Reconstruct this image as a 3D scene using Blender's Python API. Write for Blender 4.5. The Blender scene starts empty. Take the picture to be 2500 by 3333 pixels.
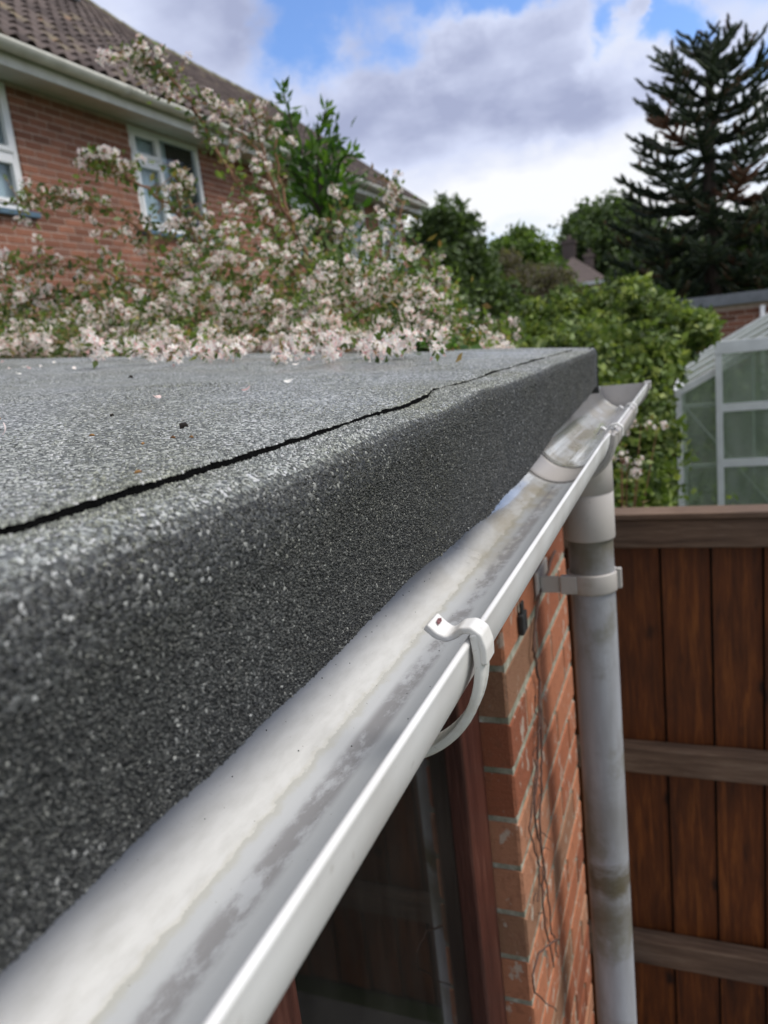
import bpy, math, random
import numpy as np
from mathutils import Vector, Matrix
random.seed(7); rng = np.random.default_rng(7)
SC = bpy.context.scene
COL = SC.collection
PI = math.pi

# ------------------------------------------------------------------ camera
# world: +Y runs along the gutter away from the viewer, +X to the right, Z up; ground at z = GZ
GZ = -2.3
CM = np.array([[0.9269736, -0.02394691, -0.37436143],
               [0.35866214, -0.2358334, 0.90318551],
               [-0.10991544, -0.97149841, -0.21002249]])
cam_d = bpy.data.cameras.new('camera'); cam = bpy.data.objects.new('camera', cam_d); COL.objects.link(cam)
R3 = Matrix(((CM[0,0], -CM[0,1], -CM[0,2]), (CM[1,0], -CM[1,1], -CM[1,2]), (CM[2,0], -CM[2,1], -CM[2,2])))
cam.matrix_world = R3.to_4x4()
cam_d.sensor_fit = 'VERTICAL'; cam_d.sensor_height = 36.0; cam_d.lens = 36.0*770/1024
cam_d.clip_start = 0.01; cam_d.clip_end = 3000
cam_d.dof.use_dof = True; cam_d.dof.focus_distance = 0.43; cam_d.dof.aperture_fstop = 11.8
SC.camera = cam

# ------------------------------------------------------------------ light
SUN_EL, SUN_AZ = math.radians(52), math.radians(74)     # azimuth from +Y towards +X
w = bpy.data.worlds.new('World'); SC.world = w; w.use_nodes = True
def build_world():
    nt = w.node_tree; nt.nodes.clear(); N = nt.nodes.new; L = nt.links.new
    out = N('ShaderNodeOutputWorld'); bg = N('ShaderNodeBackground'); L(bg.outputs[0], out.inputs[0])
    bg.inputs[1].default_value = 1.0
    sky = N('ShaderNodeTexSky'); sky.sky_type = 'NISHITA'; sky.sun_disc = False
    sky.sun_elevation = SUN_EL; sky.sun_rotation = SUN_AZ
    sc = N('ShaderNodeVectorMath'); sc.operation = 'SCALE'; L(sky.outputs[0], sc.inputs[0]); sc.inputs['Scale'].default_value = 0.11
    tint = N('ShaderNodeMixRGB'); tint.blend_type = 'MULTIPLY'; tint.inputs[0].default_value = 1
    L(sc.outputs[0], tint.inputs[1]); tint.inputs[2].default_value = (0.80, 0.98, 1.30, 1)
    tc = N('ShaderNodeTexCoord'); sep = N('ShaderNodeSeparateXYZ'); L(tc.outputs['Generated'], sep.inputs[0])
    def m(op, a, b=None, clamp=False):
        n = N('ShaderNodeMath'); n.operation = op; n.use_clamp = clamp
        for i, v in enumerate((a, b)):
            if v is None: continue
            if isinstance(v, (int, float)): n.inputs[i].default_value = v
            else: L(v, n.inputs[i])
        return n.outputs[0]
    x, y, z = sep.outputs
    zp = m('ADD', m('MAXIMUM', z, 0.0), 0.28)
    px = m('DIVIDE', x, zp); py = m('DIVIDE', y, zp)
    comb = N('ShaderNodeCombineXYZ'); L(px, comb.inputs[0]); L(py, comb.inputs[1]); comb.inputs[2].default_value = 3.1
    n1 = N('ShaderNodeTexNoise'); n1.inputs['Scale'].default_value = 1.7; n1.inputs['Detail'].default_value = 9; n1.inputs['Roughness'].default_value = 0.55
    n1.inputs['Distortion'].default_value = 0.25
    L(comb.outputs[0], n1.inputs['Vector'])
    n2 = N('ShaderNodeTexNoise'); n2.inputs['Scale'].default_value = 2.6; n2.inputs['Detail'].default_value = 8; n2.inputs['Roughness'].default_value = 0.5
    L(comb.outputs[0], n2.inputs['Vector'])
    nw = N('ShaderNodeTexNoise'); nw.inputs['Scale'].default_value = 7.0; nw.inputs['Detail'].default_value = 7; nw.inputs['Roughness'].default_value = 0.6; L(tc.outputs['Generated'], nw.inputs['Vector'])
    wo = N('ShaderNodeVectorMath'); wo.operation = 'SUBTRACT'; L(nw.outputs['Color'], wo.inputs[0]); wo.inputs[1].default_value = (.5,.5,.5)
    ws = N('ShaderNodeVectorMath'); ws.operation = 'SCALE'; L(wo.outputs[0], ws.inputs[0]); ws.inputs['Scale'].default_value = 0.22
    wa = N('ShaderNodeVectorMath'); wa.operation = 'ADD'; L(tc.outputs['Generated'], wa.inputs[0]); L(ws.outputs[0], wa.inputs[1])
    def blob(cx, cy, cz, rad, soft):           # soft round patch of the sky dome round a direction
        d = N('ShaderNodeVectorMath'); d.operation = 'DISTANCE'; L(wa.outputs[0], d.inputs[0])
        v = Vector((cx, cy, cz)).normalized(); d.inputs[1].default_value = v
        mr = N('ShaderNodeMapRange'); mr.interpolation_type = 'SMOOTHSTEP'
        L(d.outputs['Value'], mr.inputs[0]); mr.inputs[1].default_value = rad; mr.inputs[2].default_value = rad+soft
        mr.inputs[3].default_value = 1; mr.inputs[4].default_value = 0
        return mr.outputs[0]
    gaps = None
    for b in GAPS:
        g = m('MULTIPLY', blob(*b[:5]), b[5]); gaps = g if gaps is None else m('MAXIMUM', gaps, g)
    dens = m('ADD', n1.outputs['Fac'], 0.16)
    dens = m('SUBTRACT', dens, gaps)
    for b in MASS: dens = m('ADD', dens, m('MULTIPLY', blob(*b[:5]), b[5]))
    cov = N('ShaderNodeMapRange'); cov.interpolation_type = 'SMOOTHSTEP'; L(dens, cov.inputs[0])
    cov.inputs[1].default_value = 0.36; cov.inputs[2].default_value = 0.72
    # thick cloud bases turn grey-violet, thin parts and the band near the horizon stay white
    thick = m('ADD', m('MULTIPLY', dens, 0.40), m('MULTIPLY', n2.outputs['Fac'], 0.95))
    thick = m('ADD', thick, 0.07)
    lowband = N('ShaderNodeMapRange'); lowband.interpolation_type = 'SMOOTHSTEP'; L(z, lowband.inputs[0])
    lowband.inputs[1].default_value = 0.14; lowband.inputs[2].default_value = 0.25; lowband.inputs[3].default_value = 0.5; lowband.inputs[4].default_value = 0.0
    highband = N('ShaderNodeMapRange'); highband.interpolation_type = 'SMOOTHSTEP'; L(z, highband.inputs[0])
    highband.inputs[1].default_value = 0.5; highband.inputs[2].default_value = 0.85; highband.inputs[3].default_value = 0.0; highband.inputs[4].default_value = 0.3
    thick = m('SUBTRACT', m('SUBTRACT', thick, lowband.outputs[0]), highband.outputs[0])
    ramp = N('ShaderNodeValToRGB'); L(thick, ramp.inputs[0])
    e = ramp.color_ramp.elements; e[0].position = 0.55; e[0].color = (0.66, 0.67, 0.69, 1)
    e[1].position = 1.0; e[1].color = (0.27, 0.30, 0.43, 1)
    e2 = ramp.color_ramp.elements.new(0.80); e2.color = (0.46, 0.50, 0.64, 1)
    mix = N('ShaderNodeMixRGB'); L(cov.outputs[0], mix.inputs[0]); L(tint.outputs[0], mix.inputs[1]); L(ramp.outputs[0], mix.inputs[2])
    L(mix.outputs[0], bg.inputs[0])
# (direction x, y, z, radius, softness, amount)
GAPS = [(-0.361, 0.861, 0.365, 0.02, 0.10, 0.46), (-0.294, 0.893, 0.352, 0.02, 0.09, 0.46), (-0.229, 0.910, 0.372, 0.02, 0.09, 0.5), (-0.398, 0.857, 0.325, 0.0, 0.06, 0.30),
        (-0.086, 0.953, 0.303, 0.0, 0.05, 0.42), (-0.024, 0.956, 0.300, 0.0, 0.06, 0.40), (0.073, 0.971, 0.227, 0.0, 0.07, 0.45), (-0.135, 0.969, 0.207, 0.0, 0.03, 0.28), (0.25, 0.9, 0.45, 0.1, 0.25, 0.4), (-0.1, 0.75, 0.66, 0.05, 0.25, 0.35)]
MASS = [(-0.30, 0.90, 0.25, 0.06, 0.12, 0.34), (-0.16, 0.95, 0.255, 0.05, 0.09, 0.34), (-0.484, 0.796, 0.362, 0.03, 0.10, 0.12), (-0.069, 0.952, 0.302, 0.004, 0.02, 0.3)]
build_world()
sun_d = bpy.data.lights.new('sun', 'SUN'); sun_d.energy = 2.1; sun_d.angle = math.radians(28); sun_d.color = (1.0, 0.955, 0.89)
sun = bpy.data.objects.new('sun', sun_d); COL.objects.link(sun)
sdir = Vector((math.sin(SUN_AZ)*math.cos(SUN_EL), math.cos(SUN_AZ)*math.cos(SUN_EL), math.sin(SUN_EL)))
sun.rotation_euler = sdir.to_track_quat('Z', 'Y').to_euler(); sun.location = sdir*50
SC.view_settings.view_transform = 'Standard'; SC.view_settings.look = 'None'; SC.view_settings.gamma = 1
SC.view_settings.use_curve_mapping = False; SC.view_settings.exposure = 0.58
SC.cycles.max_bounces = 6; SC.cycles.transparent_max_bounces = 12

# ------------------------------------------------------------------ material helpers
class NT:
    def __init__(s, name):
        s.m = bpy.data.materials.new(name); s.m.use_nodes = True; s.t = s.m.node_tree
        s.p = s.t.nodes['Principled BSDF']; s.out = s.t.nodes['Material Output']
    def n(s, t, **kw):
        o = s.t.nodes.new(t)
        for k, v in kw.items(): setattr(o, k, v)
        return o
    def l(s, a, b): s.t.links.new(a, b)
    def mth(s, op, a, b=None, c=None, clamp=False):
        n = s.n('ShaderNodeMath', operation=op, use_clamp=clamp)
        for i, v in enumerate((a, b, c)):
            if v is None: continue
            if isinstance(v, (int, float)): n.inputs[i].default_value = v
            else: s.l(v, n.inputs[i])
        return n.outputs[0]
    def mapr(s, v, a, b, c=0.0, d=1.0):
        n = s.n('ShaderNodeMapRange'); n.interpolation_type = 'SMOOTHSTEP'
        s.l(v, n.inputs[0])
        for i, q in enumerate((a, b, c, d)): n.inputs[i+1].default_value = q
        return n.outputs[0]
    def coord(s, kind='Object', scale=(1,1,1), loc=(0,0,0), rot=(0,0,0)):
        tc = s.n('ShaderNodeTexCoord'); mp = s.n('ShaderNodeMapping'); s.l(tc.outputs[kind], mp.inputs[0])
        mp.inputs['Scale'].default_value = scale; mp.inputs['Location'].default_value = loc; mp.inputs['Rotation'].default_value = rot
        return mp.outputs[0]
    def world(s, scale=(1,1,1)):
        g = s.n('ShaderNodeNewGeometry'); mp = s.n('ShaderNodeMapping'); s.l(g.outputs['Position'], mp.inputs[0]); mp.inputs['Scale'].default_value = scale
        return mp.outputs[0]
    def noise(s, vec, scale, detail=4, rough=0.5, dist=0.0):
        n = s.n('ShaderNodeTexNoise'); s.l(vec, n.inputs['Vector'])
        n.inputs['Scale'].default_value = scale; n.inputs['Detail'].default_value = detail; n.inputs['Roughness'].default_value = rough; n.inputs['Distortion'].default_value = dist
        return n.outputs['Fac']
    def ramp(s, v, stops):
        r = s.n('ShaderNodeValToRGB'); s.l(v, r.inputs[0]); e = r.color_ramp.elements
        e[0].position = stops[0][0]; e[0].color = (*stops[0][1], 1); e[1].position = stops[-1][0]; e[1].color = (*stops[-1][1], 1)
        for p, c in stops[1:-1]: q = e.new(p); q.color = (*c, 1)
        return r.outputs[0]
    def mix(s, f, a, b, mode='MIX'):
        n = s.n('ShaderNodeMixRGB', blend_type=mode)
        for i, v in enumerate((f, a, b)):
            if isinstance(v, (int, float)): n.inputs[i].default_value = v
            elif isinstance(v, tuple): n.inputs[i].default_value = (*v, 1)
            else: s.l(v, n.inputs[i])
        return n.outputs[0]
    def bump(s, h, dist, strength=1.0):
        b = s.n('ShaderNodeBump'); b.inputs['Distance'].default_value = dist; b.inputs['Strength'].default_value = strength
        s.l(h, b.inputs['Height']); s.l(b.outputs[0], s.p.inputs['Normal'])
    def rand(s):      # one number per piece: works for shared-mesh copies and for islands of a joined mesh
        g = s.n('ShaderNodeNewGeometry'); o = s.n('ShaderNodeObjectInfo')
        return s.mth('FRACT', s.mth('ADD', g.outputs['Random Per Island'], o.outputs['Random']))
    def set(s, col=None, rough=None, spec=None, metal=None):
        for k, v in (('Base Color', col), ('Roughness', rough), ('Specular IOR Level', spec), ('Metallic', metal)):
            if v is None: continue
            if isinstance(v, tuple): s.p.inputs[k].default_value = (*v, 1)
            elif isinstance(v, (int, float)): s.p.inputs[k].default_value = v
            else: s.l(v, s.p.inputs[k])
        return s.m

def sheen_paint(t, c, chips=False):      # sky sheen on the felt's level parts, painted in as a paler colour
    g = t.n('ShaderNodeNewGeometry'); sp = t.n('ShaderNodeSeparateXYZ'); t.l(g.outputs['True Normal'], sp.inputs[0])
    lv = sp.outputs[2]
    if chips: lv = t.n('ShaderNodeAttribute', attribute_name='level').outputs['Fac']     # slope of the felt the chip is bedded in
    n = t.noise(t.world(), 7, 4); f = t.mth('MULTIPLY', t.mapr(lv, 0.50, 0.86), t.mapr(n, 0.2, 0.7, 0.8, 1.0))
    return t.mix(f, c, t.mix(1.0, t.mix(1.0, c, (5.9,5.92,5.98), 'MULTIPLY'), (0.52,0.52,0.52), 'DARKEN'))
def mat_felt(chips):
    t = NT('felt_chips' if chips else 'mineral_felt')
    if chips:
        r = t.rand()
        c = t.ramp(r, [(0, (0.007,0.0073,0.007)), (0.35, (0.022,0.023,0.021)), (0.7, (0.050,0.052,0.048)), (0.94, (0.092,0.092,0.085)), (0.988, (0.18,0.18,0.165)), (1, (0.40,0.40,0.37))])
        big = t.noise(t.world(), 9, 3); c = t.mix(1.0, c, t.ramp(big, [(0.35, (0.74,0.75,0.62)), (0.65, (1.08,1.10,1.14))]), 'MULTIPLY')
        return t.set(sheen_paint(t, c, True), 0.55, 0.5)
    v = t.world()
    vo = t.n('ShaderNodeTexVoronoi'); t.l(v, vo.inputs['Vector']); vo.inputs['Scale'].default_value = 620
    sp = t.n('ShaderNodeSeparateXYZ'); t.l(vo.outputs['Color'], sp.inputs[0])
    c = t.ramp(sp.outputs[0], [(0, (0.006,0.0065,0.006)), (0.4, (0.022,0.023,0.022)), (0.75, (0.053,0.055,0.051)), (0.95, (0.10,0.10,0.094)), (1, (0.35,0.35,0.33))])
    big = t.noise(v, 5, 4); c = t.mix(1.0, c, t.ramp(big, [(0.35, (0.78,0.78,0.72)), (0.65, (1.1,1.12,1.18))]), 'MULTIPLY')
    h = t.mth('SUBTRACT', t.mth('MULTIPLY', sp.outputs[1], 0.8), vo.outputs['Distance'])
    t.bump(h, 0.0008, .8)
    ps = t.n('ShaderNodeSeparateXYZ'); t.l(v, ps.inputs[0]); wn = t.noise(v, 4.5, 4)       # rain film lying on the low far part of the roof
    wf_ = t.mth('MULTIPLY', t.mapr(ps.outputs[1], 0.72, 1.0), t.mapr(wn, 0.42, 0.58)); wf_ = t.mth('MULTIPLY', wf_, t.mapr(ps.outputs[0], -0.85, -0.5)); g2 = t.n('ShaderNodeNewGeometry'); s2 = t.n('ShaderNodeSeparateXYZ'); t.l(g2.outputs['True Normal'], s2.inputs[0])
    t.l(t.mth('MULTIPLY', wf_, t.mapr(s2.outputs[2], 0.9, 0.98)), t.p.inputs['Coat Weight']); t.p.inputs['Coat Roughness'].default_value = 0.22
    return t.set(sheen_paint(t, c), 0.6, 0.45)
def mat_bitumen():
    t = NT('bitumen'); n = t.noise(t.world(), 700, 3); t.bump(n, 0.001)
    return t.set((0.003,0.003,0.003), 0.9, 0.05)
def mat_gutter(inside):
    t = NT('weathered_upvc_inside' if inside else 'weathered_upvc')
    if not inside:
        v = t.world(); n = t.noise(v, 14, 5); n2 = t.noise(v, 130, 3)
        c = t.ramp(n, [(0.3, (0.58,0.56,0.53)), (0.6, (0.68,0.67,0.65)), (0.8, (0.72,0.715,0.70))])
        sp = t.mapr(n2, 0.68, 0.74); c = t.mix(t.mth('MULTIPLY', sp, 0.35), c, (0.28,0.24,0.2))
        t.bump(n, 0.001, 0.2)
        return t.set(c, t.mapr(n, 0.3, 0.7, 0.36, 0.46), 0.5)
    uv = t.n('ShaderNodeTexCoord').outputs['UV']; s = t.n('ShaderNodeSeparateXYZ'); t.l(uv, s.inputs[0]); U, V = s.outputs[0], s.outputs[1]
    w3 = t.world(); wl = t.world((1, 0.3, 1))
    nb = t.noise(w3, 60, 6, 0.65); nf = t.noise(wl, 220, 5, 0.6); nl = t.noise(t.world((1,0.12,1)), 18, 4)
    vv = t.mth('ADD', V, t.mth('MULTIPLY', t.mth('ADD', t.mth('SUBTRACT', nb, 0.5), t.mth('MULTIPLY', t.mth('SUBTRACT', nf, 0.5), 0.5)), 0.06))
    base = t.ramp(nl, [(0.3, (0.46,0.475,0.48)), (0.7, (0.57,0.58,0.59))])
    dep = t.mapr(vv, 0.603, 0.609)                                   # chalky dry deposit on the fascia side
    c = t.mix(t.mth('MULTIPLY', dep, 0.85), base, t.ramp(nf, [(0.25, (0.56,0.555,0.53)), (0.6, (0.67,0.667,0.65))]))
    yel = t.mth('MULTIPLY', t.mapr(vv, 0.575, 0.598), t.mth('SUBTRACT', 1.0, t.mapr(vv, 0.600, 0.625)))
    far = t.mapr(U, 0.35, 0.9)
    c = t.mix(t.mth('MULTIPLY', yel, 0.28), c, (0.40,0.36,0.22))
    n_y = t.mapr(t.noise(t.world((1,0.5,1)), 24, 5), 0.42, 0.62)
    yb = t.mth('MULTIPLY', t.mth('MULTIPLY', n_y, far), t.mapr(V, 0.46, 0.52))
    c = t.mix(t.mth('MULTIPLY', yb, 0.55), c, (0.34,0.27,0.14))
    gr = t.mth('MULTIPLY', t.mapr(V, 0.455, 0.49), t.mth('SUBTRACT', 1.0, t.mapr(V, 0.525, 0.56)))
    ng = t.noise(t.world((1, 0.45, 1)), 90, 6, 0.7)
    ngl = t.noise(t.world((0.3, 1, 0.3)), 11, 3)
    gm = t.mth('MULTIPLY', gr, t.mapr(t.mth('ADD', ng, t.mth('MULTIPLY', t.mth('SUBTRACT', ngl, 0.5), 0.5)), 0.36, 0.56))
    c = t.mix(t.mth('MULTIPLY', gr, 0.25), c, (0.30,0.31,0.35)); c = t.mix(t.mth('MULTIPLY', gm, 0.70), c, (0.22,0.21,0.21))
    speck = t.mapr(t.noise(w3, 520, 2), 0.74, 0.78); c = t.mix(t.mth('MULTIPLY', speck, 0.6), c, (0.10,0.07,0.05))
    edge = t.mapr(t.mth('ADD', V, t.mth('MULTIPLY', nf, 0.05)), 0.775, 0.87); c = t.mix(t.mth('MULTIPLY', edge, 0.85), c, (0.05,0.05,0.045))
    # runoff leaves the bottom of the trough wetter towards the outlet
    wet = t.mth('MULTIPLY', t.mapr(t.mth('ADD', U, t.mth('MULTIPLY', t.mth('SUBTRACT', nb, 0.5), 0.12)), 0.57, 0.63), t.mapr(V, 0.52, 0.545))
    wet = t.mth('MAXIMUM', wet, t.mth('MULTIPLY', t.mapr(U, 1.03, 1.06), .5))
    rough = t.mth('SUBTRACT', t.mth('ADD', t.mth('MULTIPLY', dep, 0.14), 0.27), t.mth('MULTIPLY', wet, 0.2), clamp=True)
    t.l(t.mth('MULTIPLY', wet, 0.9), t.p.inputs['Coat Weight']); t.p.inputs['Coat Roughness'].default_value = 0.06
    t.bump(t.mth('ADD', nb, t.mth('MULTIPLY', dep, 0.35)), 0.0005, 0.35)
    return t.set(c, rough, 0.5)
def mat_plastic(name, col, rough=0.32, dirt=(0.32,0.25,0.14), amt=0.6, sc=40):
    t = NT(name); v = t.world(); n = t.noise(v, sc, 5, 0.6)
    c = t.mix(t.mth('MULTIPLY', t.mapr(n, 0.55, 0.72), amt), col, dirt)
    n2 = t.noise(v, sc*9, 3); c = t.mix(t.mth('MULTIPLY', t.mapr(n2, 0.66, 0.72), amt*0.7), c, tuple(q*0.5 for q in dirt))
    t.bump(n, 0.0006, 0.3)
    return t.set(c, rough, 0.5)
def mat_pipe():
    t = NT('grey_pipe_plastic'); v = t.world(); n = t.noise(t.world((1,1,0.8)), 9, 5, 0.62); n3 = t.noise(t.world((6,6,1.2)), 6, 5, 0.65)
    c = t.ramp(n3, [(0.3, (0.27,0.27,0.28)), (0.7, (0.37,0.38,0.41))])
    c = t.mix(t.mth('MULTIPLY', t.mapr(n, 0.44, 0.62), 0.8), c, (0.16,0.15,0.11))
    s = t.n('ShaderNodeSeparateXYZ'); t.l(v, s.inputs[0])
    wob = t.mth('MULTIPLY', t.mth('SUBTRACT', t.noise(t.world((1,1,2)), 30, 5, .7), 0.5), 0.09)
    zz = t.mth('ADD', s.outputs[2], wob)
    for z0, hw, am in ((-0.915, 0.030, 0.9), (-0.985, 0.03, 0.5), (-0.80, 0.08, 0.4), (-0.34,.06,.5)):
        d = t.mth('ABSOLUTE', t.mth('SUBTRACT', zz, z0)); c = t.mix(t.mth('MULTIPLY', t.mapr(d, 0, hw*1.5, 1, 0), am), c, (0.10,0.08,0.045))
    t.bump(n3, 0.001, 0.2)
    return t.set(c, 0.45, 0.4)
def mat_brick(name, stops, fine=True, lichen=0.0):
    t = NT(name); r = t.rand(); v = t.coord('Object') if False else t.world()
    c = t.ramp(r, stops)
    if fine:
        g = t.noise(t.world((1, 22, 5)), 22, 4, 0.6); n = t.noise(v, 60, 5, 0.6); big = t.noise(v, 260, 4, 0.7)
        c = t.mix(t.mth('MULTIPLY', t.mapr(n, 0.5, 0.7), 0.45), c, (0.20,0.085,0.05))
        c = t.mix(t.mth('MULTIPLY', t.mapr(big, 0.62, 0.7), 0.4), c, (0.42,0.28,0.2))
        li = t.noise(t.world((1,1,0.6)), 45, 4, 0.6); s = t.n('ShaderNodeSeparateXYZ'); t.l(v, s.inputs[0])
        c = t.mix(t.mth('MULTIPLY', t.mapr(li, 0.60, 0.66), 0.6), c, (0.52,0.50,0.42))
        t.bump(t.mth('ADD', t.mth('MULTIPLY', g, 0.7), big), 0.0035, 0.9)
    else:
        n = t.noise(v, 14, 4, 0.6); c = t.mix(t.mth('MULTIPLY', t.mapr(n, 0.4, 0.7), 0.35), c, (0.15,0.07,0.045)); t.bump(n, 0.01, 0.4)
    return t.set(c, 0.88, 0.2)
def mat_simple(name, stops, scale=10, rough=0.8, bump=0.0, stretch=(1,1,1), detail=5, spec=0.3, piece=0.0, metal=0):
    t = NT(name); n = t.noise(t.world(stretch), scale, detail, 0.6)
    f = n
    if piece: f = t.mth('ADD', t.mth('MULTIPLY', n, 1-piece), t.mth('MULTIPLY', t.rand(), piece))
    c = t.ramp(f, stops)
    if bump: t.bump(n, bump, 0.7)
    return t.set(c, rough, spec, metal)
def mat_wood(name, dark, mid, light, axis='z', knots=True, rough=0.6):
    t = NT(name); st = {'z': (12,12,0.9), 'x': (0.9,12,12)}[axis]
    r = t.rand(); sepv = t.n('ShaderNodeVectorMath', operation='ADD'); t.l(t.world(), sepv.inputs[0])
    cb = t.n('ShaderNodeCombineXYZ'); t.l(t.mth('MULTIPLY', r, 7.0), cb.inputs[2]); t.l(cb.outputs[0], sepv.inputs[1])
    mp = t.n('ShaderNodeMapping'); t.l(sepv.outputs[0], mp.inputs[0]); mp.inputs['Scale'].default_value = st
    g = t.noise(mp.outputs[0], 4.5, 6, 0.6, 0.6); f = t.noise(mp.outputs[0], 22, 4, 0.6)
    c = t.ramp(t.mth('ADD', t.mth('MULTIPLY', g, 0.75), t.mth('MULTIPLY', f, 0.25)), [(0.3, dark), (0.52, mid), (0.72, light)])
    if knots:
        mk = t.n('ShaderNodeMapping'); t.l(sepv.outputs[0], mk.inputs[0]); mk.inputs['Scale'].default_value = (1.7,0.3,1)
        vo = t.n('ShaderNodeTexVoronoi'); t.l(mk.outputs[0], vo.inputs['Vector']); vo.inputs['Scale'].default_value = 5.5
        dn = t.mth('ADD', vo.outputs['Distance'], t.mth('MULTIPLY', t.noise(t.world(), 60, 3), 0.12))
        c = t.mix(t.mapr(dn, 0.10, 0.26, 0.9, 0), c, tuple(q*0.25 for q in dark))
    blot = t.noise(t.world(), 3.5, 4); c = t.mix(1.0, c, t.ramp(blot, [(0.3, (0.72,0.72,0.75)), (0.7, (1.2,1.15,1.1))]), 'MULTIPLY')
    t.bump(f, 0.002, 0.5)
    return t.set(c, rough, 0.35)
def mat_leaf(name, stops, rough=0.45, transl=0.35, tint=(1.5,1.7,0.7), clump=0):
    t = NT(name); c = t.ramp(t.rand(), stops); t.set(c, rough, 0.4)
    if clump: c = t.mix(1.0, c, t.ramp(t.noise(t.world(), clump, 3), [(0.36, (0.55,0.58,0.55)), (0.62, (1.3,1.25,1.2))]), 'MULTIPLY'); t.set(c)
    tr = t.n('ShaderNodeBsdfTranslucent'); t.l(t.mix(1.0, c, tint, 'MULTIPLY'), tr.inputs[0])
    ms = t.n('ShaderNodeMixShader'); ms.inputs[0].default_value = transl; t.l(t.p.outputs[0], ms.inputs[1]); t.l(tr.outputs[0], ms.inputs[2]); t.l(ms.outputs[0], t.out.inputs[0])
    return t.m
def mat_glass(name, tint=(0.9,0.95,0.92), dirt=0.15, dirtcol=(0.3,0.33,0.28)):
    t = NT(name); t.t.nodes.remove(t.p)
    tr = t.n('ShaderNodeBsdfTransparent'); tr.inputs[0].default_value = (*tint, 1)
    gl = t.n('ShaderNodeBsdfGlossy'); gl.inputs[1].default_value = 0.03
    lw = t.n('ShaderNodeLayerWeight'); lw.inputs[0].default_value = 0.5; fr = t.mth('ADD', t.mth('MULTIPLY', t.mth('POWER', lw.outputs['Facing'], 5.0), 0.9), 0.05)
    ms = t.n('ShaderNodeMixShader'); t.l(fr, ms.inputs[0]); t.l(tr.outputs[0], ms.inputs[1]); t.l(gl.outputs[0], ms.inputs[2])
    df = t.n('ShaderNodeBsdfDiffuse'); df.inputs[0].default_value = (*dirtcol, 1)
    nn = t.noise(t.world((3,3,0.8)), 5, 5); m2 = t.n('ShaderNodeMixShader'); t.l(t.mapr(nn, 0.2, 0.9, dirt*0.3, dirt*1.7), m2.inputs[0])
    t.l(ms.outputs[0], m2.inputs[1]); t.l(df.outputs[0], m2.inputs[2]); t.l(m2.outputs[0], t.out.inputs[0])
    return t.m

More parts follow.
